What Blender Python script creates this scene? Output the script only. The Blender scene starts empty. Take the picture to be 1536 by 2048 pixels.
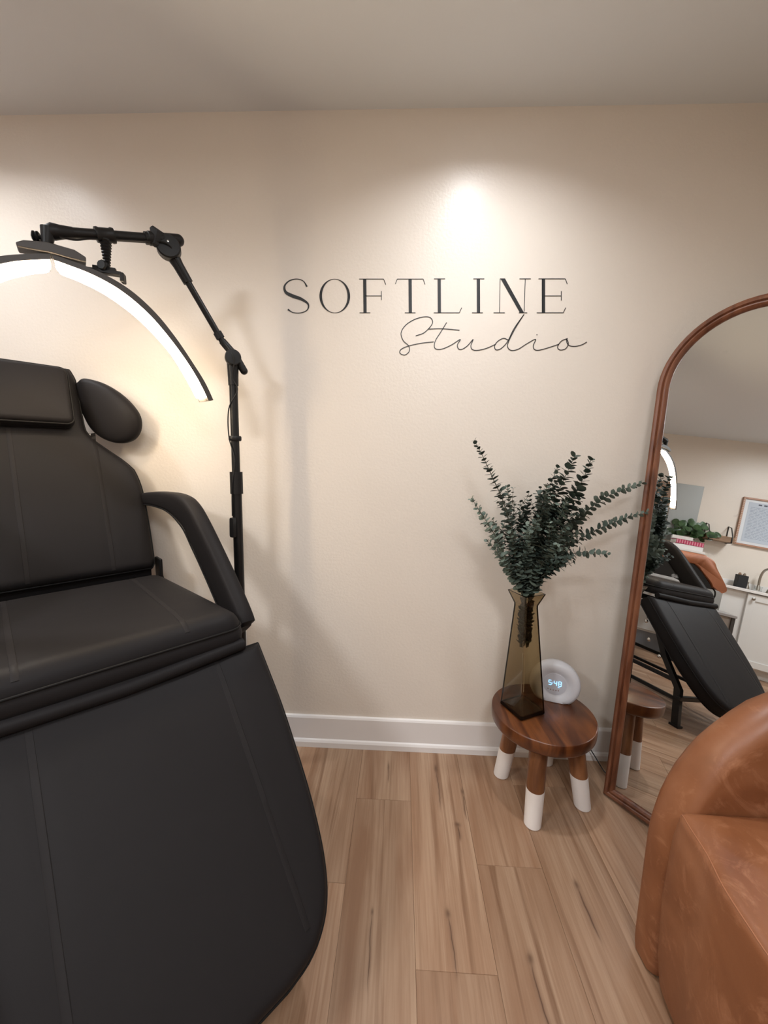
import bpy, math, random
from mathutils import Vector, Matrix
V = Vector
R = math.radians
PI = math.pi
S = bpy.context.scene
COL = S.collection
random.seed(7)

# ------------------------------------------------------------------ camera
CAM = V((0.0, -1.4816, 1.1837))
PITCH, YAW, ROLL, FPX = 0.134346, 0.040240, 0.019109, 785.0
fw = V((-math.sin(YAW) * math.cos(PITCH), math.cos(YAW) * math.cos(PITCH), -math.sin(PITCH)))
rt0 = V((math.cos(YAW), math.sin(YAW), 0))
dn0 = fw.cross(rt0)
rt = math.cos(ROLL) * rt0 - math.sin(ROLL) * dn0
dn = math.sin(ROLL) * rt0 + math.cos(ROLL) * dn0
cam_data = bpy.data.cameras.new('camera')
cam = bpy.data.objects.new('camera', cam_data)
COL.objects.link(cam)
m = Matrix((rt, -dn, -fw)).transposed().to_4x4()
m.translation = CAM
cam.matrix_world = m
cam_data.sensor_fit = 'HORIZONTAL'
cam_data.sensor_width = 36.0
cam_data.lens = FPX / 1536.0 * 36.0
cam_data.clip_start = 0.02
S.camera = cam

# ------------------------------------------------------------------ world, exposure
S.view_settings.view_transform = 'Standard'
S.view_settings.look = 'None'
S.view_settings.gamma = 1.0
S.view_settings.use_curve_mapping = False
S.view_settings.exposure = -0.13
world = bpy.data.worlds.new('world')
S.world = world
world.use_nodes = True
world.node_tree.nodes['Background'].inputs[0].default_value = (0.9, 0.9, 1.0, 1)
world.node_tree.nodes['Background'].inputs[1].default_value = 0.05

# room numbers
XL, XR, YB, ZC = -2.83, 1.33, -3.70, 2.345
DOWNLIGHTS = [(0.25, -0.42, 9.5), (-1.50, -0.42, 9)]
FILL_LIGHTS = [(0.25, -2.10, 25), (-1.52, -2.10, 36)]  # soft fill added behind the camera
DL_COL = (0.95, 0.97, 1.0)
LAMP_COL = (1.0, 0.79, 0.54)
LAMP_STRENGTH = 76.0

# ------------------------------------------------------------------ helpers
class MB:
    def __init__(s): s.v, s.f = [], []
    def add(s, vs, fs):
        n = len(s.v); s.v += [tuple(p) for p in vs]; s.f += [tuple(i + n for i in q) for q in fs]; return s
    def box(s, c, d, ax=None):
        c = V(c); ax = ax or (V((1, 0, 0)), V((0, 1, 0)), V((0, 0, 1)))
        vs = [c + ax[0] * d[0] / 2 * i + ax[1] * d[1] / 2 * j + ax[2] * d[2] / 2 * k for i in (-1, 1) for j in (-1, 1) for k in (-1, 1)]
        return s.add(vs, [(0, 1, 3, 2), (4, 6, 7, 5), (0, 4, 5, 1), (2, 3, 7, 6), (0, 2, 6, 4), (1, 5, 7, 3)])
    def bb(s, lo, hi):
        return s.box([(a + b) / 2 for a, b in zip(lo, hi)], [abs(b - a) for a, b in zip(lo, hi)])
    def ring_loft(s, rings, cap=True, closed=False):
        n = len(rings[0]); vs = [p for r in rings for p in r]; fs = []
        m_ = len(rings)
        for i in range(m_ if closed else m_ - 1):
            a, b = i * n, ((i + 1) % m_) * n
            for j in range(n):
                k = (j + 1) % n
                fs.append((a + j, a + k, b + k, b + j))
        if cap and not closed:
            fs.append(tuple(reversed(range(n)))); fs.append(tuple((m_ - 1) * n + j for j in range(n)))
        return s.add(vs, fs)
    def tube(s, pts, r, n=12, cap=True, flat=None):
        pts = [V(p) for p in pts]; N = len(pts)
        rs = r if isinstance(r, (list, tuple)) else [r] * N
        rings = []; prev = None
        for i, p in enumerate(pts):
            t = (pts[min(i + 1, N - 1)] - pts[max(i - 1, 0)])
            t = t.normalized() if t.length > 1e-9 else V((0, 0, 1))
            if prev is None:
                a = V((0, 0, 1)) if abs(t.z) < .9 else V((1, 0, 0))
                x = t.cross(a).normalized()
            else:
                x = (prev - t * prev.dot(t)).normalized()
            y = t.cross(x); prev = x
            rings.append([p + (x * math.cos(2 * PI * k / n) + y * math.sin(2 * PI * k / n)) * rs[i] for k in range(n)])
        return s.ring_loft(rings, cap)
    def cyl(s, a, b, r0, r1=None, n=24):
        return s.tube([a, b], [r0, r0 if r1 is None else r1], n)
    def lathe(s, o, ax, prof, n=40, x=None):
        o = V(o); ax = V(ax).normalized()
        x = (V((0, 0, 1)) if abs(ax.z) < .9 else V((1, 0, 0))) if x is None else V(x)
        x = (x - ax * x.dot(ax)).normalized(); y = ax.cross(x)
        rings = [[o + ax * h + (x * math.cos(2 * PI * k / n) + y * math.sin(2 * PI * k / n)) * max(r, 1e-4) for k in range(n)] for r, h in prof]
        return s.ring_loft(rings, True)
    def sphere(s, c, r, n=20, sc=(1, 1, 1), ax=None):
        c = V(c); ax = ax or (V((1, 0, 0)), V((0, 1, 0)), V((0, 0, 1)))
        rings = []
        for i in range(1, n):
            th = PI * i / n
            rings.append([c + ax[0] * r * sc[0] * math.sin(th) * math.cos(2 * PI * k / n) + ax[1] * r * sc[1] * math.sin(th) * math.sin(2 * PI * k / n) + ax[2] * r * sc[2] * math.cos(th) for k in range(n)])
        return s.ring_loft(rings, True)
    def prism(s, poly, o, ex, ey, ez, h0, h1):
        o, ex, ey, ez = V(o), V(ex), V(ey), V(ez)
        return s.ring_loft([[o + ex * a + ey * b + ez * h for a, b in poly] for h in (h0, h1)], True)
    def build(s, name, mat, parent=None, bevel=0, smooth=True, seg=2, ang=38):
        me = bpy.data.meshes.new(name); me.from_pydata(s.v, [], s.f); me.update()
        import bmesh
        b = bmesh.new(); b.from_mesh(me); bmesh.ops.recalc_face_normals(b, faces=b.faces); b.to_mesh(me); b.free()
        if mat: me.materials.append(mat)
        if smooth:
            me.shade_smooth(); me.set_sharp_from_angle(angle=R(ang))
        o = bpy.data.objects.new(name, me); COL.objects.link(o)
        if bevel:
            md = o.modifiers.new('bevel', 'BEVEL'); md.width = bevel; md.segments = seg; md.limit_method = 'ANGLE'; md.angle_limit = R(40)
            md.harden_normals = True
        if parent: attach(o, parent)
        return o

def attach(o, p):
    o.parent = p
    q = p
    loc = V((0, 0, 0))
    while q:
        loc += q.location; q = q.parent
        if q is None: break
    # every parent in this scene is only translated; meshes carry world coordinates
    if p.type == 'EMPTY': o.matrix_parent_inverse = Matrix.Translation(-loc)

def tag(o, label, cat, group=None, kind=None):
    if label: o['label'] = label
    if cat: o['category'] = cat
    if group: o['group'] = group
    if kind: o['kind'] = kind
    return o
def thing(name, loc, label, cat, group=None):
    o = bpy.data.objects.new(name, None); COL.objects.link(o); o.location = loc; o.empty_display_size = .05
    return tag(o, label, cat, group)
def struct(o): o['kind'] = 'structure'; return o
def lerp(a, b, t): return a + (b - a) * t
def interp(x, tab):
    if x <= tab[0][0]: return tab[0][1]
    for (x0, y0), (x1, y1) in zip(tab, tab[1:]):
        if x <= x1: return y0 + (y1 - y0) * (x - x0) / (x1 - x0)
    return tab[-1][1]
def cubic(x, tab):
    n_ = len(tab)
    if x <= tab[0][0]: return tab[0][1]
    if x >= tab[-1][0]: return tab[-1][1]
    d = [(tab[i + 1][1] - tab[i][1]) / (tab[i + 1][0] - tab[i][0]) for i in range(n_ - 1)]
    m_ = [d[0]] + [0 if d[i - 1] * d[i] <= 0 else 2 * d[i - 1] * d[i] / (d[i - 1] + d[i]) for i in range(1, n_ - 1)] + [d[-1]]
    for i in range(n_ - 1):
        if x <= tab[i + 1][0]:
            h = tab[i + 1][0] - tab[i][0]; t = (x - tab[i][0]) / h
            return (2 * t ** 3 - 3 * t * t + 1) * tab[i][1] + (t ** 3 - 2 * t * t + t) * h * m_[i] + (-2 * t ** 3 + 3 * t * t) * tab[i + 1][1] + (t ** 3 - t * t) * h * m_[i + 1]
def smoothpath(pts, k=8):
    pts = [V(p) for p in pts]; P = [2 * pts[0] - pts[1]] + pts + [2 * pts[-1] - pts[-2]]; out = []
    for i in range(1, len(P) - 2):
        for j in range(k):
            t = j / k; a, b, c, d = P[i - 1:i + 3]
            out.append(0.5 * ((2 * b) + (-a + c) * t + (2 * a - 5 * b + 4 * c - d) * t * t + (-a + 3 * b - 3 * c + d) * t ** 3))
    out.append(pts[-1]); return out

# ------------------------------------------------------------------ materials
def mat(name, col=(.5, .5, .5), rough=.5, metal=0, spec=.5, **kw):
    m_ = bpy.data.materials.new(name); m_.use_nodes = True
    b = m_.node_tree.nodes['Principled BSDF']
    b.inputs['Base Color'].default_value = (*col, 1); b.inputs['Roughness'].default_value = rough
    b.inputs['Metallic'].default_value = metal; b.inputs['Specular IOR Level'].default_value = spec
    if 'emit' in kw:
        b.inputs['Emission Color'].default_value = (*kw['emit'], 1); b.inputs['Emission Strength'].default_value = kw.get('es', 1)
    if 'trans' in kw: b.inputs['Transmission Weight'].default_value = kw['trans']
    if 'ior' in kw: b.inputs['IOR'].default_value = kw['ior']
    return m_
def nodes(m_): return m_.node_tree.nodes, m_.node_tree.links, m_.node_tree.nodes['Principled BSDF']
def bump(m_, scale, strength, dist=.002, detail=3, src=None, coord='Object', stretch=None):
    N, L, b = nodes(m_)
    tc = N.new('ShaderNodeTexCoord'); nz = N.new('ShaderNodeTexNoise'); bp = N.new('ShaderNodeBump')
    nz.inputs['Scale'].default_value = scale; nz.inputs['Detail'].default_value = detail
    if stretch:
        mp = N.new('ShaderNodeMapping'); mp.inputs['Scale'].default_value = stretch; L.new(tc.outputs[coord], mp.inputs[0]); L.new(mp.outputs[0], nz.inputs['Vector'])
    else: L.new(tc.outputs[coord], nz.inputs['Vector'])
    L.new(nz.outputs['Fac'], bp.inputs['Height']); bp.inputs['Strength'].default_value = strength; bp.inputs['Distance'].default_value = dist
    if b.inputs['Normal'].links: L.new(b.inputs['Normal'].links[0].from_socket, bp.inputs['Normal'])
    L.new(bp.outputs[0], b.inputs['Normal']); return m_
def ramp_noise(m_, scale, cols, stretch=(1, 1, 1), detail=4, distort=0, rot=(0, 0, 0)):
    N, L, b = nodes(m_)
    tc = N.new('ShaderNodeTexCoord'); mp = N.new('ShaderNodeMapping'); mp.inputs['Scale'].default_value = stretch; mp.inputs['Rotation'].default_value = rot
    nz = N.new('ShaderNodeTexNoise'); nz.inputs['Scale'].default_value = scale; nz.inputs['Detail'].default_value = detail; nz.inputs['Distortion'].default_value = distort
    cr = N.new('ShaderNodeValToRGB'); e = cr.color_ramp.elements
    while len(e) < len(cols): e.new(.5)
    for el, (p, c) in zip(e, cols): el.position = p; el.color = (*c, 1)
    L.new(tc.outputs['Object'], mp.inputs[0]); L.new(mp.outputs[0], nz.inputs['Vector']); L.new(nz.outputs['Fac'], cr.inputs[0]); L.new(cr.outputs[0], b.inputs['Base Color'])
    return m_

M = {}
M['wall'] = bump(bump(mat('wall_paint', (.765, .703, .628), .36, spec=.45), 105, .26, .0022, 2), 9, .10, .004, 1)
M['ceiling'] = bump(mat('ceiling_paint', (.74, .775, .80), .8, spec=.25), 60, .08, .002)
M['trim'] = mat('white_trim', (.80, .78, .77), .32)
M['leather_black'] = bump(bump(mat('black_leatherette', (.0145, .0133, .0140), .52, spec=.105), 650, .10, .0006, 2), 9, .12, .008, 2)
M['piping'] = mat('black_piping', (.007, .0066, .007), .55, spec=.2)
M['seam'] = bump(mat('black_stitched_seam', (.0165, .0150, .0156), .55, spec=.12), 900, .25, .0006)
M['can'] = mat('can_white', (.75, .75, .75), .5)
M['black_metal'] = mat('black_metal', (.006, .006, .0065), .40, spec=.35)
M['black_plastic'] = mat('black_plastic', (.006, .006, .0065), .45, spec=.35)
M['black_matte'] = mat('black_matte_cloth', (.012, .012, .013), .75)
M['grey_shell'] = mat('lamp_grey_shell', (.050, .044, .040), .45)
M['chrome'] = mat('chrome', (.7, .7, .7), .18, 1)
M['nickel'] = mat('brushed_nickel', (.36, .33, .29), .32, 1)
M['lamp_emit'] = mat('lamp_diffuser', (1, .95, .85), .5, emit=LAMP_COL, es=LAMP_STRENGTH)
M['decal'] = mat('black_vinyl', (.012, .014, .016), .4)
M['white_paint'] = bump(mat('white_leg_paint', (.82, .78, .75), .55), 120, .08, .001)
M['clock_body'] = mat('clock_white', (.66, .67, .71), .38)
M['clock_face'] = mat('clock_display', (.58, .60, .66), .3)
M['digit'] = mat('led_digit', (.3, .6, .9), .4, emit=(.30, .66, 1.0), es=1.7)
M['icon'] = mat('printed_icon', (.33, .24, .22), .5)
M['vinyl_white'] = mat('white_plastic', (.8, .8, .78), .4)
# glass vase
g = mat('smoked_glass', (.78, .64, .38), .02, ior=1.45, trans=1.0)
M['glass'] = g
N, L, b = nodes(g)
va = N.new('ShaderNodeVolumeAbsorption'); va.inputs['Color'].default_value = (.58, .50, .33, 1); va.inputs['Density'].default_value = 120
L.new(va.outputs[0], N['Material Output'].inputs['Volume'])
b.inputs['Base Color'].default_value = (.90, .84, .72, 1)
M['clear'] = mat('clear_glass', (.95, .97, .97), .03, ior=1.45, trans=1.0)
# mirror: silver glass with a few dull smudges
mm = mat('mirror_silver', (.80, .81, .80), .0, 1); M['mirror'] = mm
N, L, b = nodes(mm)
tc = N.new('ShaderNodeTexCoord'); vo = N.new('ShaderNodeTexVoronoi'); vo.inputs['Scale'].default_value = 8
nz = N.new('ShaderNodeTexNoise'); nz.inputs['Scale'].default_value = 40
ad = N.new('ShaderNodeMath'); ad.operation = 'MULTIPLY_ADD'; ad.inputs[1].default_value = .35; L.new(nz.outputs['Fac'], ad.inputs[0]); L.new(vo.outputs['Distance'], ad.inputs[2])
mr = N.new('ShaderNodeMapRange'); mr.inputs[1].default_value = .20; mr.inputs[2].default_value = .25; mr.inputs[3].default_value = .16; mr.inputs[4].default_value = 0
L.new(tc.outputs['Object'], vo.inputs['Vector']); L.new(tc.outputs['Object'], nz.inputs['Vector']); L.new(ad.outputs[0], mr.inputs[0])
sc = N.new('ShaderNodeMath'); sc.operation = 'MULTIPLY_ADD'; sc.inputs[1].default_value = .8; sc.inputs[2].default_value = 0.0
L.new(mr.outputs[0], sc.inputs[0]); L.new(sc.outputs[0], b.inputs['Roughness'])
mt = N.new('ShaderNodeMath'); mt.operation = 'SUBTRACT'; mt.inputs[0].default_value = 1.0; L.new(mr.outputs[0], mt.inputs[1]); L.new(mt.outputs[0], b.inputs['Metallic'])

def wood(name, cols, stretch, scale=3, rough=.4, detail=6, distort=1.2, rot=(0, 0, 0)):
    m_ = ramp_noise(mat(name, rough=rough), scale, cols, stretch, detail, distort, rot)
    return bump(m_, 30, .06, .001, 3, stretch=stretch)
M['wood_frame'] = wood('walnut_frame', [(.3, (.085, .028, .013)), (.55, (.17, .062, .03)), (.75, (.24, .095, .045))], (6, 6, .8), 4, .33)
M['wood_seat'] = wood('acacia_top', [(.28, (.026, .008, .004)), (.45, (.075, .022, .008)), (.60, (.15, .048, .014)), (.75, (.050, .015, .007))], (7.5, 1.2, 3), 1.9, .30, rot=(0, 0, R(25)))
M['wood_leg'] = wood('acacia_leg', [(.3, (.10, .036, .014)), (.5, (.20, .080, .030)), (.7, (.30, .13, .055))], (9, 9, 1), 2.5, .42)
M['wood_light'] = wood('light_shelf_wood', [(.3, (.20, .12, .07)), (.6, (.36, .23, .14)), (.75, (.45, .30, .2))], (9, 1, 9), 3, .5)

# tan leather: mottled, with pale scuffs
def tan_leather(name, base, dark, pale):
    m_ = ramp_noise(mat(name, rough=.42), 5.5, [(.30, dark), (.52, base), (.74, pale)], detail=7, distort=.6)
    N, L, b = nodes(m_)
    tc = N.new('ShaderNodeTexCoord'); n1 = N.new('ShaderNodeTexNoise'); n1.inputs['Scale'].default_value = 9; n1.inputs['Detail'].default_value = 9; n1.inputs['Roughness'].default_value = .72; n1.inputs['Distortion'].default_value = 2.2
    mr = N.new('ShaderNodeMapRange'); mr.inputs[1].default_value = .53; mr.inputs[2].default_value = .70; mr.inputs[3].default_value = 0; mr.inputs[4].default_value = .75
    mx = N.new('ShaderNodeMix'); mx.data_type = 'RGBA'; mx.inputs[7].default_value = (pale[0] * 1.25, pale[1] * 1.35, pale[2] * 1.5, 1)
    src = b.inputs['Base Color'].links[0].from_socket
    L.new(tc.outputs['Object'], n1.inputs['Vector']); L.new(n1.outputs['Fac'], mr.inputs[0]); L.new(mr.outputs[0], mx.inputs[0]); L.new(src, mx.inputs[6]); L.new(mx.outputs[2], b.inputs['Base Color'])
    return bump(bump(m_, 420, .12, .0008, 2), 14, .10, .006, 3)
M['tan'] = tan_leather('tan_leather', (.235, .088, .036), (.175, .060, .023), (.30, .125, .058))
M['tan_bed'] = tan_leather('tan_upholstery', (.36, .13, .06), (.31, .105, .048), (.42, .16, .08))
M['tan_seam'] = mat('tan_seam', (.34, .14, .068), .45)

# plank floor: per-plank tint attribute, grain along the plank, explicit knots and checks
fm = mat('plank_floor', rough=.40, spec=.4); M['floor'] = fm
N, L, b = nodes(fm)
at = N.new('ShaderNodeAttribute'); at.attribute_name = 'plank'
tc = N.new('ShaderNodeTexCoord')
sv = N.new('ShaderNodeVectorMath'); sv.operation = 'SCALE'; sv.inputs['Scale'].default_value = 37.0; L.new(at.outputs['Color'], sv.inputs[0])
av = N.new('ShaderNodeVectorMath'); av.operation = 'ADD'; L.new(tc.outputs['Object'], av.inputs[0]); L.new(sv.outputs[0], av.inputs[1])
def fnoise(stretch, scale, detail, dist, lo, hi, o0, o1, rough=.55):
    mp = N.new('ShaderNodeMapping'); mp.inputs['Scale'].default_value = stretch; L.new(av.outputs[0], mp.inputs[0])
    nz = N.new('ShaderNodeTexNoise'); nz.inputs['Scale'].default_value = scale; nz.inputs['Detail'].default_value = detail; nz.inputs['Distortion'].default_value = dist; nz.inputs['Roughness'].default_value = rough
    L.new(mp.outputs[0], nz.inputs['Vector'])
    mr = N.new('ShaderNodeMapRange'); mr.inputs[1].default_value = lo; mr.inputs[2].default_value = hi; mr.inputs[3].default_value = o0; mr.inputs[4].default_value = o1
    L.new(nz.outputs['Fac'], mr.inputs[0]); return mr.outputs[0]
def fmix(f, a, c, t='MIX'):
    mx = N.new('ShaderNodeMix'); mx.data_type = 'RGBA'; mx.blend_type = t
    if isinstance(f, float): mx.inputs[0].default_value = f
    else: L.new(f, mx.inputs[0])
    for i, q in ((6, a), (7, c)):
        if isinstance(q, tuple): mx.inputs[i].default_value = (*q, 1)
        else: L.new(q, mx.inputs[i])
    return mx.outputs[2]
c0 = fmix(fnoise((9, .9, 1), 1.6, 4, .6, .33, .67, 0, 1), (.265, .146, .084), (.420, .285, .190))      # broad figure
c1 = fmix(fnoise((150, 3.0, 1), 1.0, 4, .3, .40, .80, 0, .65), c0, (.225, .120, .066))                  # fine grain lines
c2 = fmix(fnoise((16, .55, 1), 1.5, 5, 1.3, .54, .72, 0, .85), c1, (.165, .080, .040))                  # dark streaks
sp = N.new('ShaderNodeSeparateColor'); L.new(at.outputs['Color'], sp.inputs[0])
tm = N.new('ShaderNodeMapRange'); tm.inputs[3].default_value = .86; tm.inputs[4].default_value = 1.12; L.new(sp.outputs[0], tm.inputs[0])
hv = N.new('ShaderNodeHueSaturation'); L.new(tm.outputs[0], hv.inputs['Value']); L.new(c2, hv.inputs['Color'])
cur = hv.outputs[0]
KNOTS = [(.524, -.500, .007, .014, .028, .12, .010), (.155, -.590, .007, .012, .002, .12, .006), (.341, -.675, .008, .012, .006, .14, .008),
         (.166, -.10, .006, .020, .004, .16, .006), (-.045, -.60, .004, .010, .010, .14, .005), (.250, -.20, .005, .012, .004, .10, .005),
         (.215, -.335, .010, .008, .0, .05, .007), (-.02, -.10, .004, .02, .004, .07, .004)]
spx = N.new('ShaderNodeSeparateXYZ'); 
wob = N.new('ShaderNodeTexNoise'); wob.inputs['Scale'].default_value = 9; wob.inputs['Detail'].default_value = 3; L.new(tc.outputs['Object'], wob.inputs['Vector'])
wv = N.new('ShaderNodeVectorMath'); wv.operation = 'MULTIPLY_ADD'; wv.inputs[1].default_value = (.020, .020, 0); L.new(wob.outputs['Color'], wv.inputs[0]); L.new(tc.outputs['Object'], wv.inputs[2])
L.new(wv.outputs[0], spx.inputs[0])
def mth(op, a, b_=None, c_=None, clamp=False):
    nd = N.new('ShaderNodeMath'); nd.operation = op; nd.use_clamp = clamp
    for i, q in enumerate((a, b_, c_)):
        if q is None: continue
        if isinstance(q, (int, float)): nd.inputs[i].default_value = q
        else: L.new(q, nd.inputs[i])
    return nd.outputs[0]
tot = None; tot2 = None
for (kx, ky, ka, kb, sl, ln, wd) in KNOTS:
    kx += .010; ky += .010
    dx = mth('SUBTRACT', spx.outputs[0], kx); dy = mth('SUBTRACT', spx.outputs[1], ky)
    e = mth('ADD', mth('POWER', mth('DIVIDE', dx, ka), 2), mth('POWER', mth('DIVIDE', dy, kb), 2))
    k1 = mth('EXPONENT', mth('MULTIPLY', e, -1))
    # the check runs from the knot towards -y
    cy = mth('DIVIDE', mth('ADD', dy, ln * .55), ln * .5)
    cx = mth('DIVIDE', mth('SUBTRACT', dx, mth('MULTIPLY', dy, -sl)), wd)
    halo = mth('EXPONENT', mth('MULTIPLY', mth('ADD', mth('POWER', cx, 2), mth('POWER', cy, 4)), -1))
    core = mth('EXPONENT', mth('MULTIPLY', mth('ADD', mth('POWER', mth('MULTIPLY', cx, 5), 2), mth('POWER', cy, 4)), -1))
    q = mth('MAXIMUM', mth('MULTIPLY', k1, .8), core)
    tot = q if tot is None else mth('MAXIMUM', tot, q)
    tot2 = halo if tot2 is None else mth('MAXIMUM', tot2, halo)
cur = fmix(mth('MULTIPLY', tot2, .50), cur, (.12, .058, .032))
cur = fmix(mth('MULTIPLY', tot, .8), cur, (.06, .026, .013))
L.new(cur, b.inputs['Base Color'])
bump(fm, 1.0, .15, .0006, 3, stretch=(120, 6, 1))

# ------------------------------------------------------------------ room shell
def wallbox(name, lo, hi, m_): return struct(MB().bb(lo, hi).build(name, m_, smooth=False))
T = .12
wallbox('wall_back', (XL - T, 0, 0), (XR + T, T, ZC + .14), M['wall'])
wallbox('wall_left', (XL - T, YB, 0), (XL, 0, ZC + .14), M['wall'])
wallbox('wall_right', (XR, YB, 0), (XR + T, 0, ZC + .14), M['wall'])
wallbox('wall_front', (XL - T, YB - T, 0), (XR + T, YB, ZC + .14), M['wall'])
cb = MB().bb((XL - T, YB - T, ZC + .13), (XR + T, T, ZC + .2))
HS, HRD = .12, .062
xs = sorted({XL - T, XR + T} | {q for x, y, p in DOWNLIGHTS for q in (x - HS, x + HS)}); ys = sorted({YB - T, T} | {q for x, y, p in DOWNLIGHTS for q in (y - HS, y + HS)})
for xa, xb in zip(xs, xs[1:]):
    for ya, yb in zip(ys, ys[1:]):
        hole = [(x, y) for x, y, p in DOWNLIGHTS if abs((xa + xb) / 2 - x) < .01 and abs((ya + yb) / 2 - y) < .01]
        if not hole: cb.add([(xa, ya, ZC), (xb, ya, ZC), (xb, yb, ZC), (xa, yb, ZC)], [(0, 1, 2, 3)]); continue
        hx_, hy_ = hole[0]; nn_ = 32; sq, ci_ = [], []
        for i in range(nn_):
            a = 2 * PI * i / nn_ + PI / 4; c_, s__ = math.cos(a), math.sin(a); k_ = HS / max(abs(c_), abs(s__))
            sq.append((hx_ + c_ * k_, hy_ + s__ * k_, ZC)); ci_.append((hx_ + c_ * HRD, hy_ + s__ * HRD, ZC))
        cb.add(sq + ci_, [(i, (i + 1) % nn_, nn_ + (i + 1) % nn_, nn_ + i) for i in range(nn_)])
struct(cb.build('ceiling', M['ceiling'], smooth=False))

PW, X0 = .1905, .0636
fb = MB(); cols = []
fb.bb((XL, YB, -.06), (XR, 0, -.0016)); cols += [(.02, .02, .02)] * 6
joints = {-1: -.253, 0: -.711, 1: -.459, -2: -.533, -3: -.95, 2: -.16, 3: -.62}
rf = random.Random(3)
k = math.floor((XL - X0) / PW)
while X0 + k * PW < XR:
    xa, xb = max(XL, X0 + k * PW) + .0007, min(XR, X0 + (k + 1) * PW) - .0007
    y = joints.get(k, -rf.uniform(.1, 1.1)); cuts = [y]
    while cuts[-1] > YB: cuts.append(cuts[-1] - 1.22)
    cuts = [0.0] + cuts; cuts[-1] = YB
    for ya, yb in zip(cuts, cuts[1:]):
        g_ = .0008
        zt = 0.0
        fb.add([(xa, yb + g_, zt), (xb, yb + g_, zt), (xb, ya - g_, zt), (xa, ya - g_, zt),
                (xa - .0005, yb, -.0015), (xb + .0005, yb, -.0015), (xb + .0005, ya, -.0015), (xa - .0005, ya, -.0015)],
               [(0, 1, 2, 3), (0, 4, 5, 1), (1, 5, 6, 2), (2, 6, 7, 3), (3, 7, 4, 0)])
        c_ = (rf.random(), rf.random(), rf.random()); cols += [c_] * 5
    k += 1
me = bpy.data.meshes.new('floor'); me.from_pydata(fb.v, [], fb.f); me.update(); me.materials.append(fm)
att = me.attributes.new('plank', 'FLOAT_COLOR', 'FACE')
for i, c_ in enumerate(cols): att.data[i].color = (*c_, 1)
fo = bpy.data.objects.new('floor', me); COL.objects.link(fo); struct(fo)

# baseboards: taller board with a bright bevelled top and a shoe moulding
BP = [(0, 0), (.020, 0), (.020, .022), (.016, .030), (.0115, .034), (.0115, .124), (.008, .131), (.003, .133), (0, .133)]
def baseboard(name, a, b_, inward):
    a, b_ = V(a), V(b_); inward = V(inward)
    mb = MB().ring_loft([[p + inward * u + V((0, 0, z)) for u, z in BP] for p in (a, b_)], True)
    struct(mb.build(name, M['trim'], smooth=True, ang=15))
baseboard('baseboard_back', (XL, 0, 0), (XR, 0, 0), (0, -1, 0))
baseboard('baseboard_left', (XL, -.02, 0), (XL, -.55, 0), (1, 0, 0))
baseboard('baseboard_right', (XR, -.02, 0), (XR, YB, 0), (-1, 0, 0))
baseboard('baseboard_front', (XL, YB, 0), (XR - .02, YB, 0), (0, 1, 0))

# recessed ceiling lights
for i, (x, y, p) in enumerate(DOWNLIGHTS):
    t = thing('ceiling_light', (x, y, ZC), ['round recessed ceiling light above the vase and stool', 'round recessed ceiling light above the black treatment chair'][i], 'ceiling light', 'recessed ceiling lights')
    MB().ring_loft([[V((x + r_ * math.cos(2 * PI * k_ / 48), y + r_ * math.sin(2 * PI * k_ / 48), ZC - h_)) for k_ in range(48)] for r_, h_ in [(.0585, .0005), (.078, .0005), (.080, .003), (.076, .006), (.0600, .006), (.0585, .002)]], False, closed=True).build('trim_ring', M['vinyl_white'], t)
    cn_ = MB(); rr_ = [(.0600, .0), (.0585, -.015), (.056, -.046), (.0, -.047)]
    nn_ = 40; rg = [[V((x + r_ * math.cos(2 * PI * k_ / nn_), y + r_ * math.sin(2 * PI * k_ / nn_), ZC - h_)) for k_ in range(nn_)] for r_, h_ in [(max(r_, 1e-4), h_) for r_, h_ in rr_]]
    cn_.ring_loft(rg, False).build('reflector', M['can'], t)
    MB().lathe((x, y, ZC + .040), (0, 0, -1), [(.0, 0), (.050, 0), (.050, .002), (.0, .002)], 48).build('lens', mat('downlight_lens', (1, 1, 1), .5, emit=DL_COL, es=30), t)
    ld = bpy.data.lights.new('downlight', 'AREA'); ld.shape = 'DISK'; ld.size = .095; ld.energy = p; ld.color = DL_COL; ld.spread = R(155)
    lo = bpy.data.objects.new('downlight', ld); COL.objects.link(lo); lo.location = (x, y, ZC + .036)
    attach(lo, t)

for i, (x, y, p) in enumerate(FILL_LIGHTS):  # unseen ceiling discs, added only to fill the room with soft light
    t = thing('panel_light', (x, y, ZC), ['round flush ceiling panel light on the armchair side', 'round flush ceiling panel light on the sink side'][i], 'ceiling light', 'flush ceiling panels')
    MB().lathe((x, y, ZC - .0005), (0, 0, -1), [(0, 0), (.270, 0), (.272, .018), (.266, .022), (.258, .022), (.257, .017), (0, .017)], 64).build('rim', M['vinyl_white'], t)
    MB().lathe((x, y, ZC - .018), (0, 0, -1), [(0, 0), (.255, 0), (.255, .002), (0, .002)], 64).build('diffuser', mat('panel_diffuser', (1, 1, 1), .5, emit=DL_COL, es=2.5), t)
    ld = bpy.data.lights.new('panel_lamp', 'AREA'); ld.shape = 'DISK'; ld.size = .50; ld.energy = p; ld.color = DL_COL; ld.spread = R(175)
    lo = bpy.data.objects.new('panel_lamp', ld); COL.objects.link(lo); lo.location = (x, y, ZC - .026)
    attach(lo, t)

# outlet on the back wall, mostly behind the lamp pole
t = thing('wall_outlet', (-.640, 0, .43), 'white wall outlet plate behind the black lamp pole', 'outlet')
MB().bb((-.675, -.005, .372), (-.605, 0, .487)).build('plate', M['vinyl_white'], t, bevel=.002)
for z in (.405, .452): MB().bb((-.655, -.0065, z - .014), (-.625, -.0045, z + .014)).build('socket', M['vinyl_white'], t, bevel=.001)

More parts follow.
